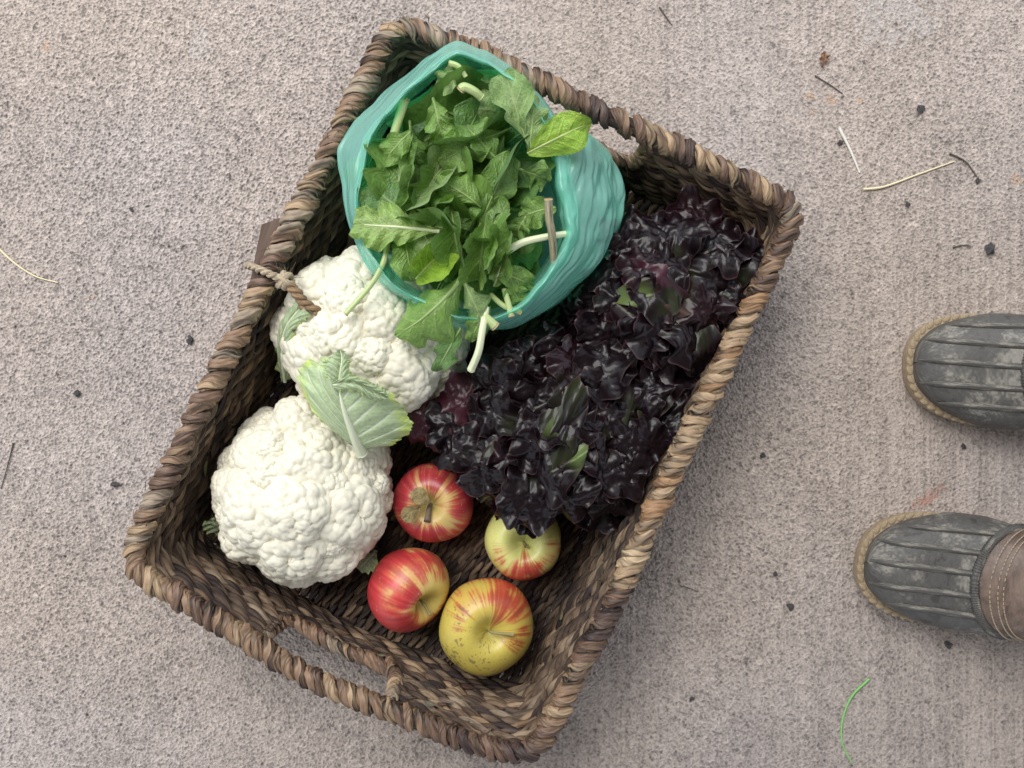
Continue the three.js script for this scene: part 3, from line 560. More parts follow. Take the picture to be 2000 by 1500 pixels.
function cauliflower(label, px, py, cy, rx, rz, ry, seed, turn, bumps) {
  const c = at(px, py, cy), g = thing('cauliflower', label, 'cauliflower', c.clone().setY(0.0125), 'cauliflowers in the basket');
  g.rotation.y = turn; const r = rng(seed), oy = cy - 0.0125;
  const core = new THREE.SphereGeometry(1, 48, 32); core.scale(rx * 0.78, ry * 0.78, rz * 0.78); core.translate(0, oy, 0);
  part(g, 'curd_core', core, curdDeep, true);
  const st = new THREE.LatheGeometry([[0.001, 0], [0.030, 0.0005], [0.034, 0.006], [0.038, 0.02], [0.05, oy]].map(([a, b]) => new THREE.Vector2(a, b)), 28);
  part(g, 'stalk', st, new THREE.MeshStandardMaterial({ color: new THREE.Color().setRGB(0.55, 0.62, 0.34), roughness: 0.6 }), true);
  // florets: dart throwing with unequal sizes on the upper two thirds of the head
  const list = []; let tries = 0;
  while (tries++ < 9000 && list.length < 64) {
    const y = mix(-0.42, 1, r()), th = r() * 6.283, q = Math.sqrt(1 - y * y), d = V3(q * Math.cos(th), y, q * Math.sin(th)), rad = (tries < 500 ? 0.0245 + 0.006 * r() : tries < 2500 ? 0.018 + 0.007 * r() : 0.0125 + 0.005 * r());
    const p = V3(d.x * rx, d.y * ry, d.z * rz);
    if (list.every((o) => o.p.distanceTo(p) > (o.rad + rad) * 0.80)) list.push({ p, d, rad });
  }
  for (const { p, d, rad } of list) {
    const m = shadows(new THREE.Mesh(florets[Math.floor(r() * 10)], curdMat)); m.name = 'floret';
    const n = V3(d.x / rx, d.y / ry, d.z / rz).normalize(); m.quaternion.setFromUnitVectors(UP, n); m.rotateY(r() * 6.283);
    const k = rad / 0.0235; m.scale.set(k * (0.95 + 0.2 * r()), k * (0.85 + 0.25 * r()), k * (0.95 + 0.2 * r()));
    m.position.copy(p).addScaledVector(n, -rad * (0.70 + 0.26 * r())).add(V3(0, oy, 0)); g.add(m);
  }
  return g;
}
const caulUp = cauliflower('white cauliflower with a pale green leaf folded over it, beside the plastic bag', 730, 655, 0.066, 0.0845, 0.073, 0.068, 101, -0.25);
const caulLow = cauliflower('bare white cauliflower in the basket corner, nearest the apples', 592, 963, 0.062, 0.0775, 0.0775, 0.066, 207, 0.6);
// pale wrapper leaf with thick white midrib
const clMap = tex(256, 512, (u, v, i, j) => { const k = j * 256 + i, w = veinAt(u, v, 7, 0.34, 0.045), x = Math.abs(u - 0.5) * 2, e = smooth(0.80, 1.0, x + 0.10 * lf2[k]), a = 0.94 + 0.08 * lf[k] + 0.1 * lf2[k]; const g = [mix(0.47, 0.52, e) * a, mix(0.60, 0.66, e) * a, mix(0.34, 0.16, e) * a]; return g.map((q, n) => mix(q, [0.80, 0.84, 0.68][n], clamp(w * 1.05))); });
const clBump = tex(256, 512, (u, v, i, j) => { const k = j * 256 + i; return 0.35 + 0.5 * veinAt(u, v, 7, 0.34, 0.06) + 0.1 * lf[k] + 0.14 * lf2[k]; }, { srgb: false });
const clMat = new THREE.MeshPhysicalMaterial({ map: clMap, bumpMap: clBump, bumpScale: 0.0022, roughness: 0.5, transmission: 0.12, thickness: 0, side: THREE.DoubleSide });
const whiteRib = new THREE.MeshPhysicalMaterial({ color: new THREE.Color().setRGB(0.70, 0.75, 0.55), roughness: 0.45 });
function wrapperLeaf(g, base, tip, width, shape, opt, rib = 0.004) {
  const { geo, line } = leafGeo({ base, tip, width, shape, nu: 46, nv: 30, ...opt });
  const inv = new THREE.Matrix4(); g.updateMatrixWorld(true); inv.copy(g.matrixWorld).invert();
  geo.applyMatrix4(inv); const m = part(g, 'leaf', geo, clMat, true);
  part(m, 'midrib', sweep(line.slice(0, -3), (q, t, an) => mix(rib, 0.0005, Math.pow(t, 0.7)), 10).applyMatrix4(inv), whiteRib, true);
}
const broad = (t, s, seed) => Math.max(0.03, (0.16 + 0.84 * smooth(0.0, 0.42, t)) * Math.pow(Math.max(0, 1 - Math.pow(t, 4.5)), 0.5) * (1 - 0.07 * Math.abs(nz(t * 22, s * 3 + seed))) * (s > 0 ? 1.0 : 0.86));
// the big folded leaf, drawn from its midrib and its two margins
function marginLeaf(g, mid, left, right, mat, rib, ruff, seed) {
  const nu = 54, nv = 36, M = curvePts(mid.map((p) => at(...p)), nu), A = curvePts(left.map((p) => at(...p)), nu), B = curvePts(right.map((p) => at(...p)), nu), pos = [], uv = [], line = [];
  for (let i = 0; i <= nu; i++) for (let j = 0; j <= nv; j++) {
    const t = i / nu, v = j / nv * 2 - 1, av = Math.abs(v), e = v < 0 ? A[i] : B[i], p = M[i].clone().lerp(e, av);
    p.y += 0.007 * Math.sin(av * Math.PI) * Math.sin(Math.min(1, t * 1.5) * Math.PI * 0.7) + ruff * Math.pow(av, 3) * (nz(t * 9, v, seed) + 0.7 * nz(t * 24, v, seed + 3)) + 0.0020 * Math.sin((t - 0.3 * av) * 44 + (v < 0 ? 0 : 2)) * av * (1 - av) * 2 - 0.0012 * Math.exp(-av * av * 60);
    const o = e.clone().sub(M[i]); o.y = 0; o.normalize(); p.addScaledVector(o, Math.pow(av, 6) * 0.0035 * (nz(t * 14, seed, v) + 0.8 * nz(t * 40, seed, v)));
    pos.push(p.x, p.y, p.z); uv.push(v * 0.5 + 0.5, 0.08 + 0.86 * t); if (j * 2 === nv) line.push(p.clone().add(V3(0, 0.0004, 0)));
  }
  const geo = geoFrom(pos, uv, gridIdx(nu, nv)), inv = new THREE.Matrix4(); g.updateMatrixWorld(true); inv.copy(g.matrixWorld).invert();
  const m = part(g, 'leaf', geo.applyMatrix4(inv), mat, true);
  part(m, 'midrib', sweep(line.slice(0, -3), (q, t, an) => mix(rib, 0.0006, Math.pow(t, 0.8)), 12).applyMatrix4(inv), whiteRib, true);
}
marginLeaf(caulUp, [[706, 884, 0.106], [690, 850, 0.128], [670, 795, 0.147], [660, 750, 0.153]], [[692, 872, 0.104], [645, 838, 0.120], [600, 786, 0.133], [581, 724, 0.140], [610, 704, 0.150], [650, 700, 0.154]], [[720, 876, 0.104], [768, 868, 0.104], [803, 838, 0.110], [790, 800, 0.126], [762, 766, 0.141], [700, 738, 0.153]], clMat, 0.0058, 0.0065, 4.4);
marginLeaf(caulUp, [[662, 752, 0.155], [664, 728, 0.158], [668, 700, 0.157], [664, 682, 0.153]], [[648, 750, 0.153], [632, 726, 0.154], [635, 706, 0.153], [655, 690, 0.152]], [[700, 744, 0.155], [686, 722, 0.157], [682, 700, 0.155], [672, 684, 0.152]], clMat, 0.0012, 0.004, 7.7);
marginLeaf(caulUp, [[650, 752, 0.156], [690, 746, 0.158], [730, 764, 0.152], [758, 776, 0.145]], [[648, 742, 0.156], [688, 732, 0.157], [735, 752, 0.150], [758, 768, 0.145]], [[652, 762, 0.154], [692, 762, 0.158], [724, 780, 0.152], [752, 784, 0.145]], clMat, 0.0010, 0.005, 2.7);
marginLeaf(caulUp, [[556, 745, 0.055], [550, 690, 0.085], [558, 640, 0.106], [590, 596, 0.122]], [[548, 745, 0.050], [540, 690, 0.070], [545, 630, 0.085], [576, 588, 0.112]], [[566, 740, 0.060], [568, 690, 0.096], [580, 640, 0.119], [606, 614, 0.129]], clMat, 0.0018, 0.003, 5.5);
wrapperLeaf(caulLow, at(735, 1075, 0.03), at(700, 1112, 0.05), 0.028, broad, { arch: 0.006, seed: 6.2, roll: 0.5 }, 0.0014);
wrapperLeaf(caulLow, at(450, 1050, 0.03), at(410, 1015, 0.055), 0.030, broad, { arch: 0.006, seed: 7.2, roll: -0.5 }, 0.0014);

// ---------------------------------------------------------------- apples
const appleFine = [field(512, 256, 150, 4, 81), field(512, 256, 60, 3, 82), field(512, 256, 9, 5, 83), field(512, 256, 110, 70, 84), field(512, 256, 26, 13, 85)];
function apple(label, o) {
  const R = o.r, y0 = 0.0125, axis = V3(...o.axis).normalize();
  const pos = [], uv = [], na = 96, nb = 72;
  for (let i = 0; i <= nb; i++) for (let j = 0; j <= na; j++) {
    const ph = i / nb * Math.PI, th = j / na * 6.2831853, lob = 1 + 0.022 * Math.cos(5 * th + o.seed) * (0.6 - 0.4 * Math.cos(ph)) + 0.03 * Math.cos(th + o.seed) + 0.02 * Math.cos(2 * th);
    const rr = R * Math.sin(ph) * (1 + 0.05 * Math.cos(ph)) * lob; let y = (o.tall ?? 0.88) * R * Math.cos(ph) * (1 + 0.05 * Math.cos(th + 1 + o.seed));
    if (ph < 1.6) y -= (o.dip ?? 0.36) * R * Math.exp(-Math.pow(rr / ((o.dipW ?? 0.30) * R), 2)) + 0.05 * R * Math.exp(-Math.pow(rr / (0.6 * R), 2)); else y += 0.22 * R * Math.exp(-Math.pow(rr / (0.26 * R), 2));
    pos.push(rr * Math.cos(th), y, rr * Math.sin(th)); uv.push(j / na, i / nb);
  }
  const geo = geoFrom(pos, uv, gridIdx(nb, na)); const n = geo.attributes.normal;
  for (let i = 0; i <= nb; i++) { const a = i * (na + 1), b = a + na; const v = V3(n.getX(a) + n.getX(b), n.getY(a) + n.getY(b), n.getZ(a) + n.getZ(b)).normalize(); n.setXYZ(a, v.x, v.y, v.z); n.setXYZ(b, v.x, v.y, v.z); }
  // orient: y -> axis, x -> the azimuth named 'red'
  const X = V3(...o.red).addScaledVector(axis, -V3(...o.red).dot(axis)).normalize(), Z = X.clone().cross(axis);
  geo.applyMatrix4(new THREE.Matrix4().makeBasis(X, axis, Z)); geo.computeBoundingBox();
  const low = -geo.boundingBox.min.y, c = at(o.px, o.py, y0 + low + (o.lift ?? 0));
  const g = thing('apple', label, 'apple', V3(c.x, y0 + (o.lift ?? 0), c.z), 'apples in the basket'); geo.translate(0, low, 0);
  const dots = []; const r = rng(Math.floor(o.seed * 100)); for (let i = 0; i < 150; i++) dots.push([r(), Math.acos(1 - 2 * r()) / Math.PI, 0.5 + r()]);
  const dotGrid = new Uint8Array(512 * 256);
  for (const [u, v, s] of dots) { const w = 1.1 * s / Math.max(0.25, Math.sin(v * Math.PI)); for (let y = -2; y <= 2; y++) for (let x = -4; x <= 4; x++) if ((x / w) ** 2 + (y / (1.0 * s)) ** 2 < 1) { const I = (Math.round(u * 512) + x + 512) % 512, J = clamp(Math.round(v * 256) + y, 0, 255); dotGrid[J * 512 + I] = 1; } }
  const map = tex(512, 256, (u, v, i, j) => {
    const k = j * 512 + i, th = u * 6.2831853, st = 0.6 * appleFine[0][k] + 0.55 * appleFine[1][k], lo = appleFine[2][k];
    let red = o.amount + o.swing * Math.cos(th) + 0.34 * lo + 0.20 * appleFine[4][k] + 0.07 * appleFine[3][k] + st * (o.streak ?? 0.26) - o.calyx * Math.exp(-Math.pow(v / o.calyxW, 2)) + (o.belly ?? 0) * (v - 0.4);
    red = 0.55 * smooth(0.05, 0.95, red) + 0.45 * smooth(0.32, 0.68, red + 0.8 * (o.streak ?? 0.26) * appleFine[0][k]);
    const yl = o.yellow, rd = o.redC, deep = clamp(0.5 + 0.6 * st + 0.5 * lo);
    let col = yl.map((q, n2) => mix(q * (1 + 0.10 * lo + 0.06 * appleFine[3][k]), mix(rd[n2] * 1.22, rd[n2] * 0.72, deep), red));
    if (o.russet) { const ru = smooth(0.62, 0.95, 0.5 * appleFine[4][k] + 0.7 * appleFine[3][k] + o.russet * smooth(-0.3, 0.6, Math.cos(th + 2.6))); col = col.map((q, n2) => mix(q, [0.19, 0.15, 0.06][n2], ru * 0.75)); }
    const ba = Math.exp(-Math.pow(v / 0.075, 2)) * clamp(0.55 + 0.8 * appleFine[4][k]); col = col.map((q, n2) => mix(q, [0.27, 0.27, 0.07][n2], 0.6 * ba));
    if (dotGrid[k]) col = col.map((q, n2) => mix(q, [0.66, 0.52, 0.34][n2], 0.38));
    return col;
  }, { repeat: true });
  part(g, 'skin', geo, new THREE.MeshPhysicalMaterial({ map, roughness: 0.42, clearcoat: 0.35, clearcoatRoughness: 0.28, ior: 1.45 }), true);
  // stem
  const ctr = V3(0, low, 0), dip = (o.tall ?? 0.88) * R - ((o.dip ?? 0.36) + 0.05) * R, s0 = ctr.clone().addScaledVector(axis, dip - 0.003), sd = V3(...o.stemDir).normalize();
  const stp = curvePts([s0, s0.clone().addScaledVector(axis, o.stemLen * 0.45).addScaledVector(sd, o.stemLen * 0.1), s0.clone().addScaledVector(axis, o.stemLen * (o.lean ?? 0.55)).addScaledVector(sd, o.stemLen * 0.75)], 12);
  const st = part(g, 'stem', sweep(stp, (q, t) => 0.0013 * (o.stemR ?? 1) * (1 + 0.5 * Math.pow(t, 4)), 8), new THREE.MeshStandardMaterial({ color: new THREE.Color().setRGB(...(o.stemC ?? [0.24, 0.20, 0.08])), roughness: 0.8 }), true);
  return { g, tipOf: stp[12].clone(), st, low };
}
const YEL = [0.70, 0.56, 0.17], RED = [0.55, 0.045, 0.050];
const a1 = apple('red apple with two dried leaflets on its stem, tucked against the dark lettuce', { px: 848, py: 980, r: 0.0375, tall: 0.86, seed: 1.3, axis: [-0.12, 1, 0.05], red: [-1, 0, -0.3], amount: 0.98, swing: 0.05, calyx: 0.85, calyxW: 0.24, yellow: [0.60, 0.44, 0.15], redC: [0.50, 0.040, 0.055], stemDir: [-0.1, 0.4, 0.9], stemLen: 0.020, stemR: 1.7, stemC: [0.16, 0.12, 0.085] });
apple('red apple lying on its side with yellow patches and stem turned right', { px: 795, py: 1152, r: 0.0395, tall: 0.90, seed: 2.6, axis: [0.80, 0.72, 0.42], red: [-0.5, 0.3, 0.8], amount: 0.80, swing: 0.22, calyx: 0.65, calyxW: 0.22, yellow: YEL, redC: RED, stemDir: [0.4, 0.2, 0.7], stemLen: 0.018, dip: 0.42, streak: 0.14 });
apple('yellow-green apple with a red lower cheek and deep stem hollow', { px: 1024, py: 1056, r: 0.0365, tall: 0.86, seed: 4.1, axis: [-0.06, 1, -0.02], red: [0.15, 0, 1], amount: 0.42, swing: 0.48, calyx: 0.42, calyxW: 0.30, belly: 0.5, yellow: [0.66, 0.66, 0.22], redC: [0.60, 0.075, 0.05], stemDir: [0.3, 0.8, 0.3], stemLen: 0.010, dip: 0.44, dipW: 0.34, streak: 0.17 });
apple('largest apple, yellow with blushed red edge and dark specks', { px: 947, py: 1224, r: 0.0445, tall: 0.84, seed: 5.7, axis: [0.20, 1, -0.04], red: [0.6, 0, -1], amount: 0.36, swing: 0.42, calyx: 0.35, calyxW: 0.26, yellow: [0.62, 0.50, 0.10], redC: [0.56, 0.085, 0.045], stemDir: [1, 0.15, 0.08], stemLen: 0.029, lean: 0.42, russet: 0.35, stemC: [0.30, 0.26, 0.10] });
{ // dried leaflets on the first apple
  const dry = new THREE.MeshStandardMaterial({ color: new THREE.Color().setRGB(0.34, 0.265, 0.12), bumpMap: leafBump, bumpScale: 0.001, roughness: 0.8, side: THREE.DoubleSide });
  const b = a1.g.position;
  for (const [bx, by, tx, ty, w, ro] of [[838, 984, 806, 957, 0.0155, 0.25], [822, 990, 785, 1014, 0.0165, -0.3]]) {
    const { geo } = leafGeo({ base: at(bx, by, 0.076), tip: at(tx, ty, 0.083), width: w, shape: oval, arch: 0.004, ruffle: 0.0012, waves: 2, seed: bx * 0.1, roll: ro, nu: 18, nv: 10 });
    part(a1.g, 'leaflet', geo, dry);
  }
}

// ---------------------------------------------------------------- red lettuce heads
const letMat = new THREE.MeshPhysicalMaterial({ vertexColors: true, roughness: 0.40, specularIntensity: 0.45, clearcoat: 0.22, clearcoatRoughness: 0.12, side: THREE.DoubleSide });
function lettuce(label, cx, cy, poly, minD, seed) {
  const c = at(cx, cy, 0.03), g = thing('red_lettuce', label, 'lettuce', c.clone().setY(0.0125), 'red lettuce heads'), r = rng(seed);
  const inP = (x, y) => { let k = false; for (let i = 0, j = poly.length - 1; i < poly.length; j = i++) { const [xi, yi] = poly[i], [xj, yj] = poly[j]; if ((yi > y) !== (yj > y) && x < (xj - xi) * (y - yi) / (yj - yi) + xi) k = !k; } return k; };
  const xs = poly.map((p) => p[0]), ys = poly.map((p) => p[1]), tips = []; let tr = 0;
  while (tr++ < 4000) { const x = mix(Math.min(...xs), Math.max(...xs), r()), y = mix(Math.min(...ys), Math.max(...ys), r()); if (inP(x, y) && tips.every((t) => Math.hypot(t[0] - x, t[1] - y) > minD)) tips.push([x, y]); }
  const far = Math.max(...tips.map((t) => Math.hypot(t[0] - cx, t[1] - cy)));
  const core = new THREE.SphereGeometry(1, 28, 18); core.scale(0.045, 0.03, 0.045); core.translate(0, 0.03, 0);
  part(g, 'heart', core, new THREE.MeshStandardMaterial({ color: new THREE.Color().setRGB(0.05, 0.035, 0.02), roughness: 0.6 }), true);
  tips.sort((a, b) => Math.hypot(b[0] - cx, b[1] - cy) - Math.hypot(a[0] - cx, a[1] - cy));
  const under = tips.map(([x, y]) => [x + 26 * (r() - 0.5), y + 26 * (r() - 0.5), 1]).filter(() => r() < 0.75);
  for (const [x, y, lo] of [...under, ...tips]) {
    const q = Math.hypot(x - cx, y - cy) / far, ty = 0.118 - (lo ? 0.034 : 0) - 0.036 * q * q + 0.016 * (r() - 0.5), bk = 0.35 * r() + 0.28;
    const dx = x - cx, dy = y - cy, ln = Math.hypot(dx, dy) + 1, az = Math.atan2(dy, dx) + (r() - 0.5) * 1.3;
    const hueR = r(), pal = hueR < 0.05 ? [0.042, 0.009, 0.017] : hueR < 0.18 ? [0.013, 0.0036, 0.0060] : [0.0064, 0.0023, 0.0041], grn = q < 0.5 && r() < 0.35 ? 0.8 : 0.12;
    // a rounded, scalloped blade on a short stalk that dives back towards the heart
    const O = V3(Math.cos(az), 0, Math.sin(az)), N = UP.clone().addScaledVector(O, 0.15 + 0.55 * r() * (lo ? 1.3 : 1)).add(V3(r() - 0.5, 0, r() - 0.5).multiplyScalar(1.0)).normalize();
    const X = O.clone().addScaledVector(N, -O.dot(N)).normalize(), Z = X.clone().cross(N), C = at(x - Math.cos(az) * 16, y - Math.sin(az) * 16, ty), R0 = 0.0200 + 0.0090 * r(), sd = r() * 60, nl = 3 + Math.floor(r() * 3), nt = 60, nr = 22;
    const pos = [], uv = [], col = [];
    for (let a = 0; a <= nr; a++) for (let b = 0; b <= nt; b++) {
      const rr = a / nr, th = (b % nt) / nt * 6.2831853, ct = Math.cos(th), sn = Math.sin(th), tail = Math.pow(Math.max(0, -ct), 5);
      const R = R0 * (1 + 0.12 * Math.sin(nl * th + sd) + 0.05 * Math.sin((nl * 3 + 1) * th) + 0.2 * nz(ct * 1.8, sn * 1.8, sd) + 0.45 * tail), u = R * rr * ct, v = R * rr * sn * (1 - 0.35 * tail);
      let n = -0.10 * R0 * rr * rr * (1.5 + 2 * nz(sd, 2.2)) + R0 * 0.26 * Math.pow(rr, 4) * (Math.sin((nl + 3) * th + sd * 1.7) * 0.7 + 1.3 * nz(ct * 2.8, sn * 2.8, sd + 4)) + R0 * 0.5 * rr * rr * nz(ct * 0.9 * rr, sn * 0.9 * rr, sd + 6) - 0.026 * tail * rr * rr;
      n += 0.0016 * nz(u * 85, v * 85, sd) + 0.0011 * (1 - 2 * Math.abs(nz(u * 130, v * 130, sd + 7))) + 0.00035 * nz(u * 330, v * 330, sd + 2) - 0.0012 * Math.exp(-v * v / 3e-6) * smooth(0.4, -0.6, ct * rr);
      pos.push(C.x + X.x * u + Z.x * v + N.x * n, C.y + X.y * u + Z.y * v + N.y * n, C.z + X.z * u + Z.z * v + N.z * n); uv.push(u * 10, v * 10);
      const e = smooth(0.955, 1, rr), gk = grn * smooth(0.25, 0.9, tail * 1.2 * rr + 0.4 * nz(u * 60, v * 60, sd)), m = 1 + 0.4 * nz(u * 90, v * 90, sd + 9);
      for (let c = 0; c < 3; c++) col.push(mix(mix(pal[c] * m, [0.11, 0.165, 0.040][c], gk), [0.080, 0.038, 0.042][c], e * 0.7));  // pale leaf margin: its thin highlight is painted into the vertex colour
    }
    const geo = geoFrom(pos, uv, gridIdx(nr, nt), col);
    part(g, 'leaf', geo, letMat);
  }
  return g;
}
lettuce('dark red lettuce head under the bag, touching the apples', 1095, 850, [[805, 835], [870, 790], [925, 735], [985, 690], [1060, 650], [1180, 670], [1300, 720], [1355, 760], [1310, 850], [1262, 930], [1215, 990], [1105, 1008], [1000, 990], [925, 985], [900, 905], [840, 890]], 41, 31);
lettuce('dark red lettuce head in the basket corner beside the bag', 1310, 570, [[1200, 440], [1290, 415], [1370, 405], [1450, 435], [1480, 490], [1455, 590], [1415, 670], [1370, 745], [1290, 740], [1190, 700], [1070, 660], [1110, 600], [1175, 550], [1195, 490]], 41, 47);

// ---------------------------------------------------------------- boots
const bd = [field(512, 512, 6, 6, 91), field(512, 512, 24, 24, 92), field(512, 512, 90, 90, 93), field(512, 512, 260, 260, 94)];
const rubberMap = tex(512, 512, (u, v, i, j) => { const k = j * 512 + i, d = smooth(-0.35, 0.95, 0.7 * bd[0][k] + 0.5 * bd[1][k] + 0.35 * bd[2][k]), f = 1 + 0.14 * bd[2][k] + 0.12 * bd[3][k], wet = smooth(0.62, 0.72, bd[1][k] * 0.8 - 0.5 * bd[0][k] + 0.25 * bd[2][k]); let c = [0.088, 0.084, 0.078].map((q) => q * f); c = c.map((q, n) => mix(q, [0.235, 0.22, 0.19][n] * f, d * d * 1.0)); return c.map((q, n) => mix(q, [0.045, 0.038, 0.034][n], wet * 0.7)); });
const rubberMat = new THREE.MeshStandardMaterial({ map: rubberMap, roughness: 0.55, bumpMap: tex(256, 256, (u, v, i, j) => 0.5 + 0.25 * bd[2][(j * 2) * 512 + i * 2] + 0.2 * bd[3][(j * 2) * 512 + i * 2], { srgb: false }), bumpScale: 0.0003 });
const ribMat = new THREE.MeshStandardMaterial({ map: rubberMap, color: new THREE.Color().setRGB(1.0, 0.98, 0.94), roughness: 0.55 });
const soleMap = tex(256, 256, (u, v, i, j) => { const k = (j * 2) * 512 + i * 2, a = 1 + 0.18 * bd[1][k] + 0.2 * bd[2][k]; return [0.34 * a, 0.26 * a, 0.165 * a]; });
const soleMat = new THREE.MeshStandardMaterial({ map: soleMap, roughness: 0.8 });
const leatherMap = tex(256, 256, (u, v, i, j) => { const k = (j * 2) * 512 + i * 2, a = 1 + 0.3 * bd[1][k] + 0.2 * bd[2][k] + 0.15 * bd[3][k]; return [0.155 * a, 0.108 * a, 0.083 * a]; });
const leatherMat = new THREE.MeshStandardMaterial({ map: leatherMap, roughness: 0.5, bumpMap: fibreBump, bumpScale: 0.0004 });
const threadMat = new THREE.MeshStandardMaterial({ color: new THREE.Color().setRGB(0.40, 0.32, 0.22), roughness: 0.8 });
const BL = 0.295;
const halfW = (x) => { const t = clamp(x / 0.082); let w = 0.0525 * Math.pow(1 - Math.pow(1 - t, 2.5), 1 / 2.4); w -= 0.011 * smooth(0.10, 0.18, x) ; w -= 0.004 * smooth(0.18, 0.25, x); const h = clamp((BL - x) / 0.045); return Math.max(0.0005, w * Math.pow(1 - Math.pow(1 - h, 2.2), 0.5)); };
const topH = (x) => { const t = clamp(x / 0.07), e = clamp((BL - x) / 0.03); return 0.021 + (0.034 * Math.pow(1 - Math.pow(1 - t, 2.2), 0.55) + 0.022 * smooth(0.05, 0.15, x)) * Math.pow(1 - Math.pow(1 - e, 2), 0.5); };
const curveZ = (x) => 0.006 * Math.sin(clamp(x / BL) * Math.PI);        // banana curve of the sole
const shoeW = (x) => { const t = clamp(x - 0.0045, 0, 1), e = clamp((BL - 0.004 - x) / 0.002); return Math.max(0.0002, (halfW(t) + mix(-0.0030, 0.0030, smooth(0.03, 0.09, x)) * clamp(t / 0.01) * (1 - smooth(0.2, 0.28, x))) * e); };
function bootPoint(x, a, lift, side) {                                   // a: -1 one welt edge .. 0 ridge .. 1 other welt edge
  const w = shoeW(x), h = topH(x), s = Math.sin(a * Math.PI / 2), c = Math.cos(a * Math.PI / 2);
  const e = Math.sign(s) * Math.pow(Math.abs(s), 0.78);
  const p = V3(x, 0.018 + (h - 0.018) * Math.pow(Math.max(0, c), 0.62), w * e + side * curveZ(x));
  if (lift) { const n = V3(0, Math.max(0, c), e * 0.9).add(V3(-0.35 * (1 - clamp(x / 0.06)), 0, 0)).normalize(); p.addScaledVector(n, lift); }
  return p;
}
const acrossOf = (x, z) => { const q = clamp(Math.abs(z) / shoeW(x), 0, 1); return Math.sign(z) * 2 / Math.PI * Math.asin(Math.pow(q, 1 / 0.78)); };
const collarX = (a) => 0.093 + 0.055 * a * a + 0.010 * Math.abs(a);
function boot(label, px, py, turn, side) {
  const g = thing('duck_boot', label, 'boot', at(px, py, 0.012).setY(0), 'pair of boots'); g.rotation.y = turn;
  // sole
  const ring = []; const NS = 150; const xsAt = (k) => BL / 2 * (1 - Math.cos(Math.PI * k));
  for (let i = 0; i < NS; i++) ring.push(V3(xsAt(i / NS), 0, -halfW(xsAt(i / NS)) + side * curveZ(xsAt(i / NS))));
  for (let i = 0; i < NS; i++) { const x = xsAt(1 - i / NS); ring.push(V3(x, 0, halfW(x) + side * curveZ(x))); }
  const out = (i, d) => { const a = ring[(i - 2 + ring.length) % ring.length], b = ring[(i + 2) % ring.length], t = b.clone().sub(a).normalize(), n = V3(t.z, 0, -t.x); if (n.dot(ring[i].clone().sub(V3(BL / 2, 0, 0))) < 0) n.negate(); return ring[i].clone().addScaledVector(n, d); };
  const prof = [[-0.020, 0.0005], [-0.002, 0.0005], [0.000, 0.003], [0.0008, 0.010], [0.0008, 0.0165], [0.000, 0.0195], [-0.002, 0.0205], [-0.010, 0.0205], [-0.018, 0.0205]], pos = [], uv = [];
  for (let i = 0; i <= ring.length; i++) for (const [d, y] of prof) { const p = out(i % ring.length, d); pos.push(p.x, y, p.z); uv.push(i / ring.length * 6, y * 20); }
  part(g, 'sole', geoFrom(pos, uv, gridIdx(ring.length, prof.length - 1)), soleMat, true);
  // chain-shaped welt: one link after another round the edge of the sole
  const links = []; let acc = 0; const path = []; for (let i = 0; i <= ring.length; i++) path.push(out(i % ring.length, -0.0012).setY(0.0205));
  const wc = new THREE.CatmullRomCurve3(path.slice(0, -1), true), wl = wc.getLength(), nl = Math.round(wl / 0.0085);
  const lk = new THREE.SphereGeometry(1, 9, 6);
  for (let i = 0; i < nl; i++) { const u = i / nl, p = wc.getPointAt(u), t = wc.getTangentAt(u), q = lk.clone(); q.scale(0.0048, 0.0013, 0.0026); q.rotateY(Math.atan2(-t.z, t.x) + 0.5); q.translate(p.x, p.y, p.z); links.push(q); }
  part(g, 'chain_welt', mergeGeometries(links), soleMat, true);
  // rubber lower
  const P = [], U = [], nx = 90, nc = 44;
  for (let i = 0; i <= nx; i++) { const x = 0.0042 + (BL - 0.0084) * (0.5 - 0.5 * Math.cos(Math.PI * i / nx)); for (let j = 0; j <= nc; j++) { const a = j / nc * 2 - 1, p = bootPoint(x, a, 0.0006 * nz(x * 30, a * 3, px), side); P.push(p.x, p.y, p.z); U.push(x / 0.16 + px * 0.013, a * 0.45 + py * 0.011); } }
  part(g, 'rubber_shoe', geoFrom(P, U, gridIdx(nx, nc)), rubberMat, true);
  // raised ribs fanning back from the toe
  for (const [z0, z1] of [[-0.003, -0.004], [0.019, 0.0165], [-0.0225, -0.0235], [0.036, 0.035], [-0.0385, -0.043]]) {
    let x0 = 0.0052; while (shoeW(x0) < Math.abs(z0) + 0.0012 && x0 < 0.08) x0 += 0.0005;
    let x1 = 0.05; while (x1 < collarX(acrossOf(x1, z1)) - 0.001 && x1 < 0.17) x1 += 0.001;
    const l = []; for (let i = 0; i <= 30; i++) { const t = i / 30, x = mix(x0, x1, t), z = mix(z0, z1, t); l.push(bootPoint(x, acrossOf(x, z), -0.0003, side)); }
    part(g, 'rib', sweep(l, (q, t) => 0.0030 * Math.min(1, 0.35 + t * 5), 9, { uScale: 0.09 }), ribMat, true);
  }
  // ribbed collar where rubber meets leather
  const cl = []; for (let i = 0; i <= 240; i++) { const a = i / 240 * 1.84 - 0.92; cl.push(bootPoint(collarX(a), a, 0.0006, side)); }
  part(g, 'ribbed_collar', sweep(cl, (q) => 0.0042 + (q % 3 === 0 ? 0.0007 : -0.0003), 8, { uScale: 0.09 }), rubberMat, true);
  // leather vamp behind the collar, swelling into the ankle shaft
  const LP = [], LU = [], ln = 40;
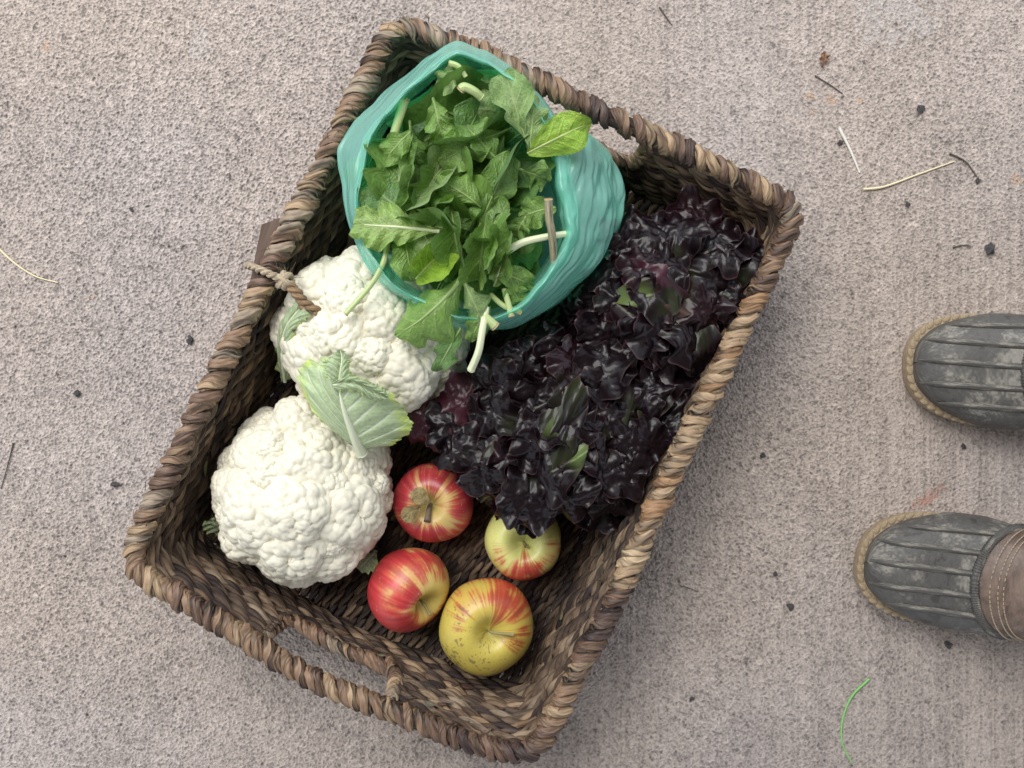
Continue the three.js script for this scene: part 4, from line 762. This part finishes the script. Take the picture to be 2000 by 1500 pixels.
  for (let i = 0; i <= ln; i++) for (let j = 0; j <= nc; j++) {
    const a = (j / nc * 2 - 1) * 0.93, t = i / ln, x = mix(collarX(a) + 0.003, 0.265, t), p = bootPoint(Math.min(x, 0.283), a, 0.0016 + 0.004 * smooth(0, 0.15, t), side);
    p.y += 0.085 * smooth(0.12, 1, t) * Math.cos(a * 1.3) + 0.0015 * nz(x * 60, a * 4, py); LP.push(p.x, p.y, p.z); LU.push(x / 0.1, a * 0.5);
  }
  part(g, 'leather_vamp', geoFrom(LP, LU, gridIdx(ln, nc)), leatherMat, true);
  const stc = []; const sg = new RoundedBoxGeometry(0.0030, 0.0009, 0.0011, 1, 0.0004);
  for (const off of [0.010, 0.0165, 0.021]) for (let i = 0; i < 46; i++) { const a = (i / 45 * 2 - 1) * 0.86, x = collarX(a) + off, p = bootPoint(x, a, 0.0062, side), p2 = bootPoint(collarX(a + 0.03) + off, a + 0.03, 0.0062, side), t = p2.sub(p).normalize(), q = sg.clone(); q.applyMatrix4(new THREE.Matrix4().makeRotationFromQuaternion(new THREE.Quaternion().setFromUnitVectors(V3(1, 0, 0), t))); q.translate(p.x, p.y + 0.001, p.z); stc.push(q); }
  part(g, 'stitching', mergeGeometries(stc), threadMat, true);
  // ankle shaft, out of the picture to the right
  const SP = [], SU = []; for (let i = 0; i <= 20; i++) for (let j = 0; j <= 40; j++) { const t = i / 20, th = j / 40 * 6.2832, y = mix(0.05, 0.20, t), rx = mix(0.066, 0.060, t), rz = mix(0.040, 0.050, t), cx = mix(0.225, 0.232, t); SP.push(cx + Math.cos(th) * rx, y + 0.01 * t * Math.cos(th), Math.sin(th) * rz + side * curveZ(0.22)); SU.push(th, t * 2); }
  part(g, 'ankle_shaft', geoFrom(SP, SU, gridIdx(20, 40)), leatherMat, true);
  const lace = []; for (let k = 0; k < 5; k++) { const y = 0.085 + k * 0.024, x = 0.168 - k * 0.0015; for (const s of [-1, 1]) lace.push(sweep(curvePts([V3(x + 0.012, y, s * 0.030), V3(x - 0.004, y + 0.008, 0), V3(x + 0.012, y + 0.018, -s * 0.030)], 10), 0.0018, 6)); }
  part(g, 'laces', mergeGeometries(lace), threadMat, true);
}
boot('grey rubber-toed duck boot nearer the top, showing only its toe', 1768, 708, -0.045, 1);
boot('grey rubber-toed duck boot nearer the bottom, with stitched brown leather visible', 1674, 1092, -0.16, -1);

// ---------------------------------------------------------------- litter on the concrete
const straw = new THREE.MeshStandardMaterial({ color: new THREE.Color().setRGB(0.78, 0.70, 0.46), roughness: 0.6 });
const whiteStraw = new THREE.MeshStandardMaterial({ color: new THREE.Color().setRGB(0.82, 0.80, 0.72), roughness: 0.6 });
const twigM = new THREE.MeshStandardMaterial({ color: new THREE.Color().setRGB(0.10, 0.085, 0.07), roughness: 0.9 });
const gravelM = new THREE.MeshStandardMaterial({ color: new THREE.Color().setRGB(0.06, 0.055, 0.055), roughness: 0.9 });
const bladeM = new THREE.MeshStandardMaterial({ color: new THREE.Color().setRGB(0.24, 0.56, 0.17), roughness: 0.6 });
const dryLeafM = new THREE.MeshStandardMaterial({ color: new THREE.Color().setRGB(0.24, 0.13, 0.08), roughness: 0.9, side: THREE.DoubleSide });
const strand = (list, r0, y = 0.0012) => sweep(curvePts(list.map(([a, b], i) => at(a, b, y + 0.0004 * Math.sin(i * 2.1))), 24), (q, t) => r0 * (1 - 0.45 * t), 6);
solo('straw', strand([[1638, 248], [1660, 292], [1679, 337]], 0.0016), whiteStraw, 'short white straw lying by a black crumb, upper right', 'straw');
solo('straw', strand([[1686, 370], [1722, 366], [1790, 342], [1864, 315]], 0.0014), straw, 'longer yellow straw lying on the concrete, upper right', 'straw');
solo('straw', strand([[-10, 478], [30, 515], [70, 540], [113, 552]], 0.0011), straw, 'thin curved pale straw at the left edge of the concrete', 'straw');
solo('grass_blade', strand([[1698, 1326], [1664, 1360], [1645, 1410], [1646, 1455], [1664, 1490]], 0.0013), bladeM, 'bright green curved blade of grass below the lower boot', 'grass blade');
solo('twig', strand([[1855, 300], [1885, 315], [1908, 345]], 0.0010), twigM, 'dark bent twig just right of the yellow straw', 'twig');
solo('twig', strand([[1592, 148], [1620, 165], [1646, 183]], 0.0008), twigM, 'thin straight twig below the crumpled brown leaf', 'twig');
solo('twig', strand([[1288, 14], [1300, 32], [1313, 50]], 0.0009), twigM, 'short dark twig at the top edge of the concrete', 'twig');
solo('twig', strand([[26, 865], [16, 905], [2, 955]], 0.0007), twigM, 'thin dark fibre at the left edge, below the curved straw', 'twig');
solo('twig', strand([[1328, 1144], [1345, 1148], [1363, 1156]], 0.0006), twigM, 'hair-thin brown fibre on the concrete right of the basket', 'twig');
solo('twig', strand([[1862, 483], [1880, 479], [1896, 480]], 0.0007), twigM, 'tiny twig left of the largest black crumb', 'twig');
{
  const r = rng(63);
  const crumb = (px, py, s) => { s *= 0.78; const g = new THREE.IcosahedronGeometry(s, 2), p = g.attributes.position, k = r() * 50; for (let i = 0; i < p.count; i++) { const v = V3().fromBufferAttribute(p, i), n = 1 + 1.0 * nz(v.x / s * 1.1 + k, v.y / s * 1.1, v.z / s * 1.1); p.setXYZ(i, v.x * n * 1.2, v.y * n * 0.6, v.z * n); } g.rotateY(r() * 6); g.computeVertexNormals(); const c = at(px, py); g.computeBoundingBox(); g.translate(c.x, 0.0004 - g.boundingBox.min.y, c.z); return g; };
  for (const [x, y, s, l] of [[1797, 213, 0.0042, 'dark crumb above the yellow straw'], [1640, 279, 0.0030, 'black crumb touching the white straw'], [1772, 400, 0.0026, 'small black crumb below the yellow straw'], [1932, 487, 0.0055, 'largest black crumb, upper right of the boots'], [1908, 354, 0.0030, 'dark crumb at the lower end of the bent twig'], [1490, 889, 0.0024, 'black crumb right of the basket, level with the lettuce'], [1543, 1184, 0.0034, 'dark brown crumb left of the lower boot'], [1513, 1121, 0.0024, 'small dark crumb left of the lower boot toe'], [372, 663, 0.0042, 'grey-brown crumb left of the basket'], [226, 945, 0.0032, 'dark crumb near the left basket corner'], [1881, 872, 0.0028, 'bluish crumb between the two boots'], [1350, 1364, 0.0024, 'black crumb on the concrete, lower right'], [1850, 1258, 0.0042, 'dark crumb below the lower boot'], [258, 410, 0.0022, 'black speck on the upper left concrete'], [152, 768, 0.0036, 'brown crumb at the left side of the concrete']])
    solo('crumb', crumb(x, y, s), gravelM, l, 'crumb', 'crumbs on the concrete');
  const { geo } = leafGeo({ base: at(1606, 132, 0.002), tip: at(1612, 100, 0.0045), width: 0.009, shape: oval, arch: 0.004, ruffle: 0.003, waves: 3, seed: 3, nu: 18, nv: 10, roll: 0.3 }); 
  solo('dry_leaf', geo, dryLeafM, 'crumpled brown dry leaf scrap at the upper right', 'dry leaf');
}

renderer.render(scene, camera);
